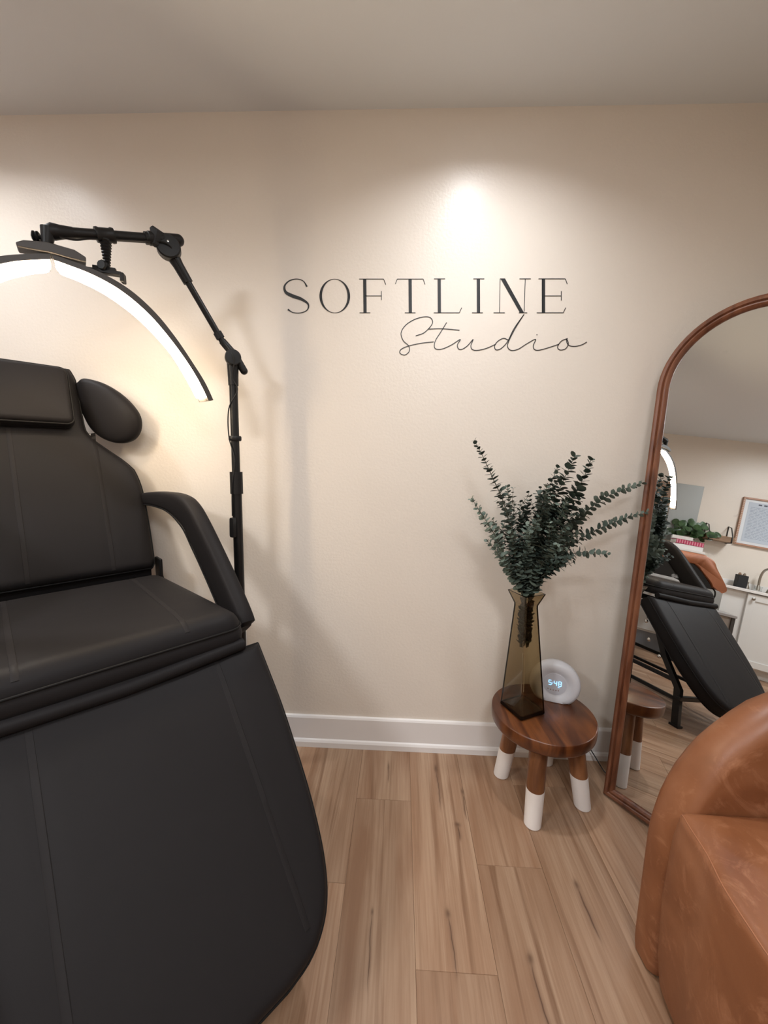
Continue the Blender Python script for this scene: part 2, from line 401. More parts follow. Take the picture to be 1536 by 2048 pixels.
# ------------------------------------------------------------------ wall lettering
lt = thing('wall_lettering', (.1, 0, 1.69), 'thin black vinyl lettering reading SOFTLINE Studio on the beige wall', 'wall lettering')
DEC = (-.0012, -.0001)
def zb(x): return 1.6988 + (x + .4367) * .0041      # baseline
def zt(x): return 1.8132 + (x + .4349) * .0007      # cap line
def decal(polys, name):
    mb = MB()
    for poly in polys: mb.ring_loft([[V((x, y, z)) for x, z in poly] for y in DEC], True)
    return mb.build(name, M['decal'], lt, smooth=False)
def quad(a, b_, w, w2=None):
    a, b_ = V((a[0], a[1])), V((b_[0], b_[1])); d = (b_ - a).normalized(); n_ = V((-d.y, d.x)); w2 = w if w2 is None else w2
    return [tuple(a + n_ * w / 2), tuple(a - n_ * w / 2), tuple(b_ - n_ * w2 / 2), tuple(b_ + n_ * w2 / 2)]
TH, TK = .0021, .0112   # thin and thick strokes
def stemv(x0, x1, wth): # upright from baseline x0 to cap x1
    return [(x0 - wth / 2, zb(x0)), (x0 + wth / 2, zb(x0)), (x1 + wth / 2, zt(x1)), (x1 - wth / 2, zt(x1))]
def hor(xa, xb, z, th=TH): return quad((xa, z), (xb, z), th)
def ribbon(pts, wfun, n_=10, sm=True):
    P = smoothpath([(x, 0, z) for x, z in pts], n_) if sm else [V((x, 0, z)) for x, z in pts]
    out = []
    for i in range(len(P) - 1):
        a, b_ = P[i], P[i + 1]
        out.append((a, b_, wfun(i / (len(P) - 1)), wfun((i + 1) / (len(P) - 1))))
    L_, R_ = [], []
    for i, p in enumerate(P):
        d = (P[min(i + 1, len(P) - 1)] - P[max(i - 1, 0)]); d = V((d.x, d.z)).normalized(); n2 = V((-d.y, d.x)); w_ = wfun(i / (len(P) - 1)) / 2
        L_.append((p.x + n2.x * w_, p.z + n2.y * w_)); R_.append((p.x - n2.x * w_, p.z - n2.y * w_))
    return [[L_[i], R_[i], R_[i + 1], L_[i + 1]] for i in range(len(P) - 1)]
def fromcrop(a, b_):  # lettering grid (a across, b down) to wall metres
    fy = (246 - b_) / 158.0
    x = lerp(-.4367, .5690, (a - 62) / 1321.0) + .0 + (-.0088 * fy * (a - 62) / 1321.0)
    x += .0025 * math.sin(PI * (a - 62) / 1321.0) * -1
    return (x, lerp(zb(x), zt(x), fy))
def fc(*ps): return [fromcrop(a, b_) for a, b_ in ps]
# S: calligraphic ribbon
decal(ribbon(fc((178, 124), (160, 98), (128, 89), (92, 98), (70, 122), (76, 150), (110, 168), (150, 182), (182, 205), (178, 232), (148, 246), (110, 245), (84, 230)),
             lambda t_: .0026 + .0092 * math.exp(-((t_ - .50) / .17) ** 2) + .003 * math.exp(-((t_) / .05) ** 2) + .003 * math.exp(-((1 - t_) / .05) ** 2)), 'letter_s')
polys = ribbon(fc((178, 124), (186, 128)), lambda t_: .009 * (1 - t_) + .001, sm=False) 
# O: thick sides, hairline top and bottom
n_ = 64; out = []; inn = []
for i in range(n_):
    a = 2 * PI * i / n_
    out.append(fromcrop(310 + 73 * math.cos(a), 168 - 79.5 * math.sin(a))); inn.append(fromcrop(310 + 61 * math.cos(a) , 168 - 77.5 * math.sin(a)))
decal([[out[i], out[(i + 1) % n_], inn[(i + 1) % n_], inn[i]] for i in range(n_)], 'letter_o')
def st(a): x0 = fromcrop(a, 246)[0]; x1 = fromcrop(a, 88)[0]; return stemv(x0, x1, TK)
def hl(a0, a1, bb_): p, q = fc((a0, bb_), (a1, bb_)); return quad(p, q, TH)
def ln(a0, b0, a1, b1, w_=TH): p, q = fc((a0, b0), (a1, b1)); return quad(p, q, w_)
decal([st(453), hl(427, 542, 89), ln(542, 89, 552, 114), hl(427, 478, 246), hl(455, 531, 167), ln(531, 145, 531, 186)], 'letter_f')
decal([st(666), hl(606, 727, 89), ln(606, 89, 597, 112), ln(727, 89, 735, 114), hl(640, 690, 246)], 'letter_t')
decal([st(801), hl(777, 828, 88), hl(775, 893, 246), ln(893, 246, 904, 222)], 'letter_l')
decal([st(981), hl(958, 1008, 88), hl(951, 1001, 246)], 'letter_i')
decal([ln(1080, 88, 1077, 246), hl(1050, 1101, 246), ln(1194, 88, 1189, 240), hl(1168, 1219, 88), [*fc((1083, 88), (1103, 88), (1188, 246), (1170, 246))], hl(1080, 1103, 88), hl(1165, 1203, 246)], 'letter_n')
decal([st(1276), hl(1254, 1374, 88), ln(1374, 88, 1383, 112), hl(1246, 1365, 246), ln(1365, 246, 1376, 222), hl(1278, 1356, 167), ln(1356, 145, 1356, 188)], 'letter_e')
SW = lambda t_: .0026
SCRIPT = [
 [(0.0419, 1.6229), (0.07, 1.6326), (0.0922, 1.6531), (0.1008, 1.6706), (0.0911, 1.685), (0.0682, 1.6871), (0.0341, 1.6775), (0.004, 1.6578), (-0.0107, 1.6321), (-0.0023, 1.6065), (0.0175, 1.5882), (0.0203, 1.5697), (0.0051, 1.557), (-0.012, 1.5621), (-0.0108, 1.5747), (0.0136, 1.5867), (0.0596, 1.5973), (0.107, 1.6028)],
 [(0.1503, 1.6687), (0.131, 1.6366), (0.113, 1.6073), (0.11, 1.5852), (0.1202, 1.5772), (0.1409, 1.5795), (0.171, 1.593), (0.2007, 1.6115), (0.1916, 1.5931), (0.1968, 1.5792), (0.2098, 1.5786), (0.2283, 1.5912), (0.2464, 1.6118), (0.2398, 1.5913), (0.2458, 1.5774), (0.2672, 1.5753), (0.2973, 1.5829), (0.3269, 1.5963)],
 [(0.0848, 1.6458), (0.1344, 1.6476), (0.197, 1.6428)],
 [(0.3699, 1.6112), (0.3523, 1.6161), (0.3325, 1.6051), (0.3235, 1.589), (0.3295, 1.5773), (0.3467, 1.5818), (0.368, 1.6053), (0.3879, 1.649), (0.42, 1.6973)],
 [(0.42, 1.6973), (0.3917, 1.649), (0.3705, 1.6017), (0.3716, 1.5835), (0.385, 1.5755), (0.4074, 1.5801), (0.4363, 1.5985), (0.4655, 1.6138), (0.4593, 1.5929), (0.464, 1.5798), (0.4792, 1.577), (0.5088, 1.5845), (0.549, 1.5979)],
 [(0.5773, 1.6176), (0.5557, 1.6081), (0.5445, 1.5884), (0.5542, 1.5783), (0.5726, 1.5828), (0.581, 1.5995), (0.5737, 1.6154), (0.5765, 1.6020), (0.5860, 1.5930), (0.6056, 1.591), (0.6275, 1.5962), (0.6446, 1.6058)]]
pl = []
for s_ in SCRIPT: pl += ribbon(s_, SW, 10)
pl.append([(.4695 + .0017 * math.cos(a * PI / 4), 1.6292 + .0017 * math.sin(a * PI / 4)) for a in range(8)])
decal(pl, 'script_word')

# ------------------------------------------------------------------ cushions
def pad(O, es, et, en, smax, tmin, tmax, thick, r, mt_, name, parent, dome=.006, seams=(), piping=True, n=56, m_=40, bottom_piping=False, srange=None, seam_w=.013, bulge=.006, pr=.0028):
    O, es, et, en = V(O), V(es), V(et), V(en)
    def warp(a): return .5 - .5 * math.cos(PI * a)
    sv_ = [smax * warp(i / n) for i in range(n + 1)]
    P2 = [[(s, lerp(tmin(s), tmax(s), warp(j / m_))) for j in range(m_ + 1)] for s in sv_]
    ring = [(0, j) for j in range(m_ + 1)] + [(i, m_) for i in range(1, n + 1)] + [(n, j) for j in range(m_ - 1, -1, -1)] + [(i, 0) for i in range(n - 1, 0, -1)]
    bp_ = [P2[i][j] for i, j in ring]; bp_ = bp_ + [bp_[0]]
    def dist(p):
        best = 9
        for (x0, y0), (x1, y1) in zip(bp_, bp_[1:]):
            dx, dy = x1 - x0, y1 - y0; l2 = dx * dx + dy * dy
            if l2 < 1e-14: continue
            q = max(0, min(1, ((p[0] - x0) * dx + (p[1] - y0) * dy) / l2)); ex, ey = x0 + q * dx - p[0], y0 + q * dy - p[1]
            d2 = ex * ex + ey * ey
            if d2 < best: best = d2
        return math.sqrt(best)
    def h(p, d=None):
        d = dist(p) if d is None else d
        z = -r if d <= 0 else (-(r - math.sqrt(max(0, r * r - (r - d) ** 2))) if d < r else 0)
        z += dome * (1 - math.exp(-d / .06))
        for ts in seams: z -= .0022 * math.exp(-((p[1] - ts) / .009) ** 2) * min(1, d / .02)
        return z
    vs = []; 
    for i in range(n + 1):
        for j in range(m_ + 1):
            p = P2[i][j]; edge = i in (0, n) or j in (0, m_)
            vs.append(O + es * p[0] + et * p[1] + en * h(p, 0 if edge else None))
    fs = [(i * (m_ + 1) + j, i * (m_ + 1) + j + 1, (i + 1) * (m_ + 1) + j + 1, (i + 1) * (m_ + 1) + j) for i in range(n) for j in range(m_)]
    rid = [i * (m_ + 1) + j for i, j in ring]; cx = sum(p[0] for p in bp_) / len(bp_); cy = sum(p[1] for p in bp_) / len(bp_)
    prev = rid
    levels = [(.12, bulge * .6), (.5, bulge), (.85, bulge * .5), (1.0, -.003)]
    for fr, bo in levels:
        cur_ = []
        for (i, j) in ring:
            p = P2[i][j]; dx, dy = p[0] - cx, p[1] - cy; l_ = math.hypot(dx, dy) or 1
            cur_.append(len(vs)); vs.append(O + es * (p[0] + dx / l_ * bo) + et * (p[1] + dy / l_ * bo) + en * (-r - (thick - r) * fr))
        for a in range(len(ring)):
            b2 = (a + 1) % len(ring); fs.append((prev[a], prev[b2], cur_[b2], cur_[a]))
        prev = cur_
    fs.append(tuple(prev))
    o = MB().add(vs, fs).build(name, mt_, parent, ang=60)
    surf = lambda s, t, off=0: O + es * s + et * t + en * (h((s, t)) + off)
    seam_mat = M['tan_seam'] if mt_ in (M['tan'], M['tan_bed']) else M['seam']
    for ts in seams:
        L_ = []; s0, s1 = srange or (.004, smax - .02)
        mb = MB(); rings = []
        for i in range(50):
            s = lerp(s0, s1, i / 49)
            rings.append([surf(s, ts - seam_w / 2, .0004), surf(s, ts - seam_w / 2 + .001, .0014), surf(s, ts + seam_w / 2 - .001, .0014), surf(s, ts + seam_w / 2, .0004), surf(s, ts, -.002)])
        mb.ring_loft(rings, True); mb.build('seam', seam_mat, o)
    if piping:
        pm = M['tan_seam'] if mt_ in (M['tan'], M['tan_bed']) else M['piping']
        lv = [(-r * .9, .0015)] + ([(-thick + .004, .002)] if bottom_piping else [])
        for zz, off in lv:
            pts = []
            for (i, j) in ring:
                p = P2[i][j]; dx, dy = p[0] - cx, p[1] - cy; l_ = math.hypot(dx, dy) or 1
                pts.append(O + es * (p[0] + dx / l_ * off) + et * (p[1] + dy / l_ * off) + en * zz)
            cl = [pts[0]]
            for p in pts[1:]:
                if (p - cl[-1]).length > .004: cl.append(p)
            cl.append(cl[0]); MB().tube(cl, pr, 8).build('piping', pm, o)
    return o, surf

# ------------------------------------------------------------------ black treatment chair
A = V((-.39, -.435, .663)); ab = R(-42)
U = V((math.cos(ab), math.sin(ab), 0)); W = V((U.y, -U.x, 0)); Z = V((0, 0, 1))
def bp(u, t, z): return V((A.x, A.y, 0)) + U * u + W * t + Z * z
bed = thing('treatment_chair', bp(-.3, .31, 0), 'black reclining treatment chair with stitched seams beneath the arc lamp', 'treatment chair')
LB = M['leather_black']
# leg rest
be = R(46); es = U * math.cos(be) - Z * math.sin(be); en = U * math.sin(be) + Z * math.cos(be)
tl = [(0, 0), (.15, .001), (.3, .009), (.4, .018), (.5, .034), (.56, .052), (.60, .074), (.63, .106), (.648, .145), (.655, .19)]
th_ = [(0, .61), (.15, .603), (.3, .592), (.42, .575), (.5, .555), (.56, .532), (.60, .508), (.63, .475), (.648, .435), (.655, .39)]
pad(bp(0, 0, .663), es, W, en, .655, lambda s: cubic(s, tl), lambda s: cubic(s, th_), .085, .022, LB, 'leg_rest', bed, dome=.008, seams=(.130, .495), bottom_piping=True, srange=(.006, .60))
# seat
def c_end(s, L_, r_): # rounded plan corners at both ends
    k_ = 0
    for d in (s, L_ - s):
        if d < r_: k_ = max(k_, r_ - math.sqrt(max(0, r_ * r_ - (r_ - d) ** 2)))
    return k_
pad(bp(-.56, 0, .762), U, W, Z, .565, lambda s: .085 - .045 * s / .565 + c_end(s, .565, .05), lambda s: .60 - c_end(s, .565, .05), .088, .046, LB, 'seat', bed, dome=.006, seams=(.190, .505), bottom_piping=True, srange=(.01, .555))
# backrest
ga = R(70); bs = -U * math.cos(ga) + Z * math.sin(ga); bn = U * math.sin(ga) + Z * math.cos(ga)
bt = [(0, .115), (.02, .105), (.157, .103), (.284, .106), (.365, .121), (.405, .152), (.44, .190), (.484, .234), (.522, .252), (.70, .258), (.74, .27)]
pad(bp(-.55, 0, .785), bs, W, bn, .74, lambda s: cubic(s, bt), lambda s: cubic(s, [(0, .565), (.02, .575), (.36, .575), (.44, .55), (.50, .52), (.74, .50)]), .075, .022, LB, 'backrest', bed, dome=.010, seams=(.232, .448), bottom_piping=True, srange=(.01, .50))
# head pillow in front of the neck
po = bp(-.55, 0, .785) + bs * .508 + bn * .062
pad(po, bs, W, bn, .198, lambda s: .288 + .010 * (1 - s / .198) * 0 + c_end(s, .198, .022), lambda s: .560 - c_end(s, .198, .022), .050, .014, LB, 'head_pillow', bed, dome=.008, bottom_piping=True)
MB().tube([bp(-.55, t_, .785) + bs * s_ + bn * -.08 for t_, s_ in ((.30, .42), (.30, .70))], .008, 10).tube([bp(-.55, t_, .785) + bs * s_ + bn * -.08 for t_, s_ in ((.38, .42), (.38, .70))], .008, 10).build('headrest_rod', M['chrome'], bed)
# oval side cushion beside the neck
ov = [(-1.161, 1.431), (-1.132, 1.447), (-1.069, 1.432), (-1.0, 1.39), (-.949, 1.331), (-.943, 1.278), (-.970, 1.237), (-1.021, 1.222), (-1.076, 1.236), (-1.116, 1.267), (-1.143, 1.319), (-1.166, 1.385)]
oc = smoothpath([(x, 0, z) for x, z in ov] + [(ov[0][0], 0, ov[0][1])], 5)[:-1]
ccx, ccz = -1.055, 1.330
rings = []
for fr, yy in ((.05, -.108), (.35, -.107), (.65, -.104), (.85, -.099), (.95, -.093), (1.0, -.083), (1.0, -.066), (.95, -.058), (.5, -.056), (.05, -.056)):
    rings.append([V((ccx + (p.x - ccx) * fr, yy + .16 * (ccx + (p.x - ccx) * fr - ccx) * 0, ccz + (p.z - ccz) * fr)) for p in oc])
MB().ring_loft(rings, True).build('side_cushion', LB, bed, ang=70)
MB().tube([(-1.12, -.085, 1.25), (-1.15, -.12, 1.20), bp(-.76, .28, 1.16)], .007, 8).build('side_cushion_bracket', M['chrome'], bed)
# armrests
def armrest(mir):
    pth = [(-.72, .100, 1.008), (-.66, .092, 1.020), (-.56, .072, 1.026), (-.46, .050, 1.016), (-.385, .035, .982), (-.315, .024, .910), (-.215, .010, .795), (-.120, .004, .695), (-.095, .003, .665)]
    wd = [(0, .036), (.15, .044), (.32, .062), (.46, .100), (.6, .112), (.85, .114), (.96, .104), (1, .070)]
    P = smoothpath([V(p) for p in pth], 6); n_ = len(P); rings = []
    for i, p in enumerate(P):
        f = i / (n_ - 1); d = (P[min(i + 1, n_ - 1)] - P[max(i - 1, 0)]).normalized()
        d2 = V((d.x, 0, d.z)).normalized(); nn = V((-d2.z, 0, d2.x)); w_ = interp(f, wd) / 2; tt = .028 * (1 if .03 < f < .97 else .6)
        ring = []
        for k_ in range(20):
            a_ = 2 * PI * k_ / 20; ca, sa = math.cos(a_), math.sin(a_)
            q = p + nn * (math.copysign(abs(ca) ** .5, ca) * w_) + V((0, 1, 0)) * (math.copysign(abs(sa) ** .5, sa) * tt)
            tpos = q.y if not mir else .665 - q.y
            ring.append(bp(q.x, tpos, q.z))
        rings.append(ring)
    o = MB().ring_loft(rings, True).build('armrest', LB, bed, ang=55)
    for sg in (1,):
        pts = []
        for i, p in enumerate(P[2:-2]):
            f = (i + 2) / (n_ - 1); d = (P[min(i + 3, n_ - 1)] - P[i + 1]).normalized(); nn = V((-d.z, 0, d.x)).normalized(); w_ = interp(f, wd) / 2
            q = p - nn * w_ * .93 * -1 * -1 + V((0, 1, 0)) * .024 * sg
            pts.append(bp(q.x, q.y if not mir else .665 - q.y, q.z))
        MB().tube(pts, .0026, 8).build('piping', M['piping'], o)
armrest(False); armrest(True)
# frame
BM = M['black_metal']
def rbar(a, b_, w_=.032, name='frame_bar', d_=None):
    a, b_ = V(a), V(b_); x = (b_ - a).normalized(); y = x.cross(Z if abs(x.z) < .95 else U).normalized(); z = x.cross(y)
    return MB().box((a + b_) / 2, ((b_ - a).length, w_, d_ or w_), (x, y, z)).build(name, BM, bed, bevel=.003)
for t_, mi in ((.06, 0), (.57, 0)):
    for sg in (1, -1):
        u0 = -.28
        P = [bp(u0 + sg * .27, t_, .60), bp(u0 + sg * .40, t_, .34), bp(u0 + sg * .505, t_, .20), bp(u0 + sg * .53, t_, .002)]
        rings = []
        for i, p in enumerate(P):
            rings.append([p + U * a_ * .019 + W * b2 * .014 for a_, b2 in ((-1, -1), (1, -1), (1, 1), (-1, 1))])
        MB().ring_loft(rings, True).build('leg', BM, bed, bevel=.003)
        MB().box(bp(u0 + sg * .53, t_, .006), (.050, .040, .012), (U, W, Z)).build('foot_pad', M['black_plastic'], bed)
    rbar(bp(-.53, t_, .60), bp(.0, t_, .60), .036, 'seat_rail')
    rbar(bp(-.76, t_, .236), bp(.20, t_, .236), .022, 'side_rail')
    rbar(bp(-.80, t_, .140), bp(.24, t_, .140), .020, 'side_rail')
    for u_, z_ in ((-.02, .50), (.02, .40), (.10, .33)):
        MB().lathe(bp(u_, t_ - .017 if t_ < .3 else t_ + .017, z_), (-W if t_ < .3 else W), [(.0, 0), (.011, 0), (.011, .005), (.006, .010), (0, .011)], 16).build('bolt', M['chrome'], bed)
    rbar(bp(.015, t_, .585), bp(.27, t_, .30), .026, 'leg_rest_strut')
rbar(bp(.245, .04, .155), bp(.245, .59, .155), .024, 'cross_rail')
rbar(bp(-.80, .04, .155), bp(-.80, .59, .155), .024, 'cross_rail')
rbar(bp(-.53, .04, .60), bp(-.53, .59, .60), .030, 'cross_rail')
MB().tube([bp(.002, .052, .672), bp(.010, .20, .668), bp(.010, .33, .662), bp(.004, .60, .668)], .0165, 14).build('front_bar', M['leather_black'], bed)
MB().tube([bp(-.10, .31, .55), bp(.12, .31, .38)], .014, 12).build('gas_strut', BM, bed)
for t_ in (.09, .59):
    MB().box(bp(-.575, t_, .760), (.06, .010, .10), (U, W, Z)).build('hinge', BM, bed, bevel=.003)
    rbar(bp(-.56, t_, .74), bp(-.68, t_, .60), .022, 'backrest_strut')
MB().box(bp(-.64, .34, .70), (.02, .40, .05), (U, W, Z)).build('back_rail', BM, bed, bevel=.003)
MB().box(bp(-.605, .345, .762), (.030, .47, .11), (U, W, Z)).build('gap_flap', M['leather_black'], bed, bevel=.006)
# post at seat side with recline lever (seen in the mirror)
for t_ in (.04, .615): rbar(bp(-.10, t_, .60), bp(-.10, t_, .70), .024, 'arm_post')

# ------------------------------------------------------------------ arc lamp on a pole
PX, PY = -.5645, -.150
lamp = thing('arc_lamp', (PX, PY, 0), 'lit half moon beauty lamp on black articulated floor stand', 'floor lamp')
BK = M['black_plastic']
pole = MB().cyl((PX, PY, .03), (PX, PY, 1.09), .0165).build('lower_pole', M['black_metal'], lamp)
MB().lathe((PX, PY, 1.055), Z, [(.0, 0), (.021, 0), (.021, .075), (.0, .075)], 28).build('pole_collar', BK, lamp)
MB().cyl((PX, PY, 1.09), (PX, PY, 1.47), .0135).build('upper_pole', M['black_metal'], lamp)
MB().lathe((PX, PY, 1.235), Z, [(.0, 0), (.0195, 0), (.021, .004), (.021, .012), (.0195, .016), (0, .016)], 24).build('clamp_ring', BK, lamp)
MB().lathe((PX, PY, .0), Z, [(.0, 0), (.06, 0), (.06, .02), (.03, .03), (.018, .05), (0, .05)], 24).build('hub', BK, lamp)
for a_ in (R(60), R(180), R(300)):
    d = V((math.cos(a_), math.sin(a_), 0))
    MB().tube([V((PX, PY, .035)) + d * .03, V((PX, PY, .02)) + d * .13], [.009, .007], 10).sphere(V((PX, PY, .012)) + d * .13, .012, 10).build('base_leg', BK, lamp)
LD = V((PX, PY, 1.502))                 # lower joint
EB = V((-.707, -.245, 1.791))           # elbow
viewn = (CAM - LD).normalized()
side = V((-.62, -.78, .05)).normalized()
facen = V((.45, -.89, .0)).normalized()
def disc(c, n_, r_, th2, name):
    return MB().lathe(V(c) - V(n_) * th2 / 2, n_, [(.0, 0), (r_ * .9, 0), (r_, .004), (r_, th2 - .004), (r_ * .9, th2), (0, th2 + .001)], 36).build(name, BK, lamp)
disc(LD + facen * .018, facen, .025, .030, 'lower_joint')
MB().tube([LD + V((0, 0, -.012)), LD + V((0, 0, -.06)), LD + V((0, 0, -.085))], [.019, .0165, .016], 20).build('joint_socket', BK, lamp)
dirl = (EB - LD).normalized()
MB().tube([LD - dirl * .036 - facen * .004 + V((.018, 0, -.004)), LD + V((.008, 0, .01)), LD + dirl * .060], [.0125, .0135, .012], 16).sphere(LD - dirl * .036 - facen * .004 + V((.018, 0, -.004)), .0125, 14).build('joint_tail', BK, lamp)
MB().tube([LD + dirl * .05, EB - dirl * .03], .0098, 16).build('lower_arm', M['black_metal'], lamp)
MB().tube([LD + dirl * .068, LD + dirl * .088], .0135, 16).build('arm_strap', M['black_matte'], lamp)
MB().tube([EB - dirl * .02, EB - dirl * .045, EB - dirl * .095], [.019, .0155, .0145], 18).build('arm_sleeve', BK, lamp)
disc(EB + facen * .010, facen, .033, .034, 'elbow_joint')
MB().lathe(EB + facen * .0275 + V((0, 0, .010)), facen, [(.0, 0), (.0035, 0), (.003, .002), (0, .0025)], 12).build('joint_screw', M['chrome'], lamp)
HR = V((-.683, -.235, 1.821)); HL = V((-.903, -.430, 1.743))
dh = (HL - HR).normalized()
MB().sphere(HR, .0165, 16).tube([HR, HR + dh * .075], [.0165, .0165], 18).build('arm_socket', BK, lamp)
MB().tube([HR + dh * .06, HL], .0128, 18).build('upper_arm', M['black_metal'], lamp)
MB().tube([HL - dh * .045, HL - dh * .02, HL, HL + dh * .012], [.0135, .016, .020, .014], 18).build('arm_knuckle', BK, lamp)
MB().lathe(HR + dh * .072 - dh * 0, dh, [(0, 0), (.0185, 0), (.0185, .008), (.0165, .010), (.0165, .018), (0, .018)], 20).build('arm_clamp', BK, lamp)
vs_ = HR + dh * .060
MB().tube([vs_ + V((0, 0, .030)) + dh * .012, vs_ + V((.004, 0, .012)), vs_ + V((.0, -.01, -.022))], [.007, .020, .010], 6).build('cable_strap', M['black_matte'], lamp)
# drop stem to the lamp head
LC = V((-.9059, -.430, 1.6455))
MB().tube([HL + dh * .008 + V((0, 0, .006)), HL + dh * .010 + V((-.002, -.002, -.03)), V((-.9065, -.431, 1.712))], [.017, .0125, .0135], 18).build('head_stem', BK, lamp)
MB().cyl((-.9065, -.431, 1.712), (-.907, -.431, 1.690), .0115).build('stem_collar', M['chrome'], lamp)
MB().cyl((-.906, -.431, 1.724), (-.933, -.441, 1.724), .004).lathe((-.929, -.440, 1.724), V((-.93, -.36, 0)), [(0, 0), (.010, 0), (.0145, .004), (.010, .008), (.0145, .012), (.008, .016), (0, .016)], 7).build('tension_knob', BK, lamp)
# lamp head: two arched arms in the plane through the two tips
LN = V((-.64459, .76451, .00469)).normalized(); LX = V((.76105, .64106, .09925)).normalized(); LX = (LX - LN * LX.dot(LN)).normalized(); LV = LN.cross(LX)
def lp(a, v_, h_): return LC + LX * a + LV * v_ + LN * h_
outer = [(.000, -.039), (.030, -.033), (.098, -.014), (.162, .020), (.217, .073), (.261, .137), (.300, .209), (.327, .265), (.345, .319)]
inner = [(.006, -.003), (.020, .002), (.052, .012), (.100, .034), (.154, .073), (.199, .120), (.243, .180), (.275, .248), (.304, .324)]
def headarm(sg):
    n_ = 48; rb, rd = [], []
    oP = smoothpath([(a, 0, v_) for a, v_ in outer], 6); iP = smoothpath([(a, 0, v_) for a, v_ in inner], 6)
    for k_, (o_, i_) in enumerate(zip(oP, iP)):
        f = k_ / (len(oP) - 1)
        X_ = lambda q: -.002 - q if sg < 0 else q
        O_, I_ = o_, i_
        mid = lambda w_: (X_(lerp(O_.x, I_.x, w_)), lerp(O_.z, I_.z, w_))
        # body: shell on the outer edge and the back
        rb.append([lp(*mid(0), -.013), lp(*mid(.37), -.0135), lp(*mid(.37), .008), lp(*mid(.90), .0095), lp(*mid(.90), .014), lp(*mid(0), .014)])
        sh = .0 if f > .10 else (1 - math.sqrt(max(0, 1 - (1 - f / .10) ** 2))) * .33
        rd.append([lp(*mid(.375 + sh), -.0115), lp(*mid(.62), -.0145), lp(*mid(.93 - sh), -.0125), lp(*mid(1.0 - sh), -.006), lp(*mid(1.0 - sh), .0105), lp(*mid(.91 - sh), .0130), lp(*mid(.90 - sh), .0075), lp(*mid(.375 + sh), .0075)])
    MB().ring_loft(rb, True).build('lamp_shell', M['grey_shell'], lamp, ang=35)
    MB().ring_loft(rd[0 if sg > 0 else 0:-1], True).build('light_strip', M['lamp_emit'], lamp, ang=50)
headarm(1); headarm(-1)
# centre bracket bridging the two arms
brk = [(-.066, -.050), (-.050, -.058), (-.005, -.064), (.050, -.057), (.072, -.044), (.070, -.031), (.035, -.0345), (.0, -.0395), (-.03, -.0395), (-.064, -.040)]
MB().prism(brk, LC, LX, LV, LN, -.020, .024).build('centre_bracket', M['grey_shell'], lamp, bevel=.003)
# cables along the arms
MB().tube(smoothpath([HL + V((0, -.012, -.01)), HL - dh * .05 + V((0, -.012, -.022)), HL - dh * .10 + V((0, -.012, -.016)), HR + dh * .08 + V((0, -.014, -.014)), EB + facen * .032, EB - dirl * .05 + facen * .017, LD + dirl * .08 + facen * .012, LD + facen * .036, V((PX + .006, PY - .018, 1.44)), V((PX + .018, PY - .012, 1.40)), V((PX - .012, PY - .014, 1.34)), V((PX - .016, PY - .012, 1.25)),
                      V((PX + .004, PY - .018, 1.17)), V((PX - .006, PY - .022, 1.08)), V((PX - .010, PY - .019, .98))]), .0022, 6).build('cable', M['black_plastic'], lamp)
swc = [(-.008, -.034), (.008, -.034), (.011, -.028), (.011, .028), (.008, .034), (-.008, .034), (-.011, .028), (-.011, -.028)]
MB().prism(swc, (PX - .007, PY - .022, .940), (.85, -.5, 0), (.0, 0.05, 1), (-.5, -.85, 0), -.006, .008).build('inline_switch', BK, lamp, bevel=.002)
# phone holder hanging below the upper arm
ph = thing('phone_holder', (-.82, -.356, 1.70), 'black phone clamp holder hanging from the lamp upper arm', 'phone holder')
ring_c = lerp(HR, HL, .62)
MB().lathe(ring_c - dh * .022, dh, [(.0130, 0), (.0185, 0), (.0195, .006), (.0175, .010), (.0175, .034), (.0195, .038), (.0185, .044), (.0130, .044)], 24).build('clamp', BK, ph)
neck = [(.0145, 0)]
for i in range(9): neck += [(.0150 - i * .0008, -.0035 - i * .0075), (.0120 - i * .0008, -.0068 - i * .0075)]
MB().lathe(ring_c + V((0, 0, -.012)), (0, 0, 1), neck + [(0, neck[-1][1])], 20).build('flexible_neck', BK, ph)
bc = ring_c + V((-.004, -.004, -.078))
MB().sphere(bc, .012, 14).lathe(bc + V((0, -.008, -.004)), (0, -1, 0), [(0, 0), (.012, 0), (.014, .003), (.011, .007), (0, .007)], 10).build('ball_joint', BK, ph)
hx = V((.93, .30, -.02)).normalized()
MB().box(bc + V((0, 0, -.018)), (.082, .020, .010), (hx, V((-.3, .93, 0)), Z)).box(bc + V((0, -.002, -.010)) , (.055, .012, .010), (hx, V((-.3, .93, 0)), Z)).build('clamp_body', BK, ph, bevel=.0015)
MB().box(bc + hx * .042 + V((0, 0, -.027)), (.010, .024, .024), (hx, V((-.3, .93, 0)), Z)).build('clamp_jaw', BK, ph, bevel=.002)
MB().box(bc - hx * .038 + V((0, 0, -.022)), (.008, .022, .014), (hx, V((-.3, .93, 0)), Z)).build('clamp_jaw', BK, ph, bevel=.002)

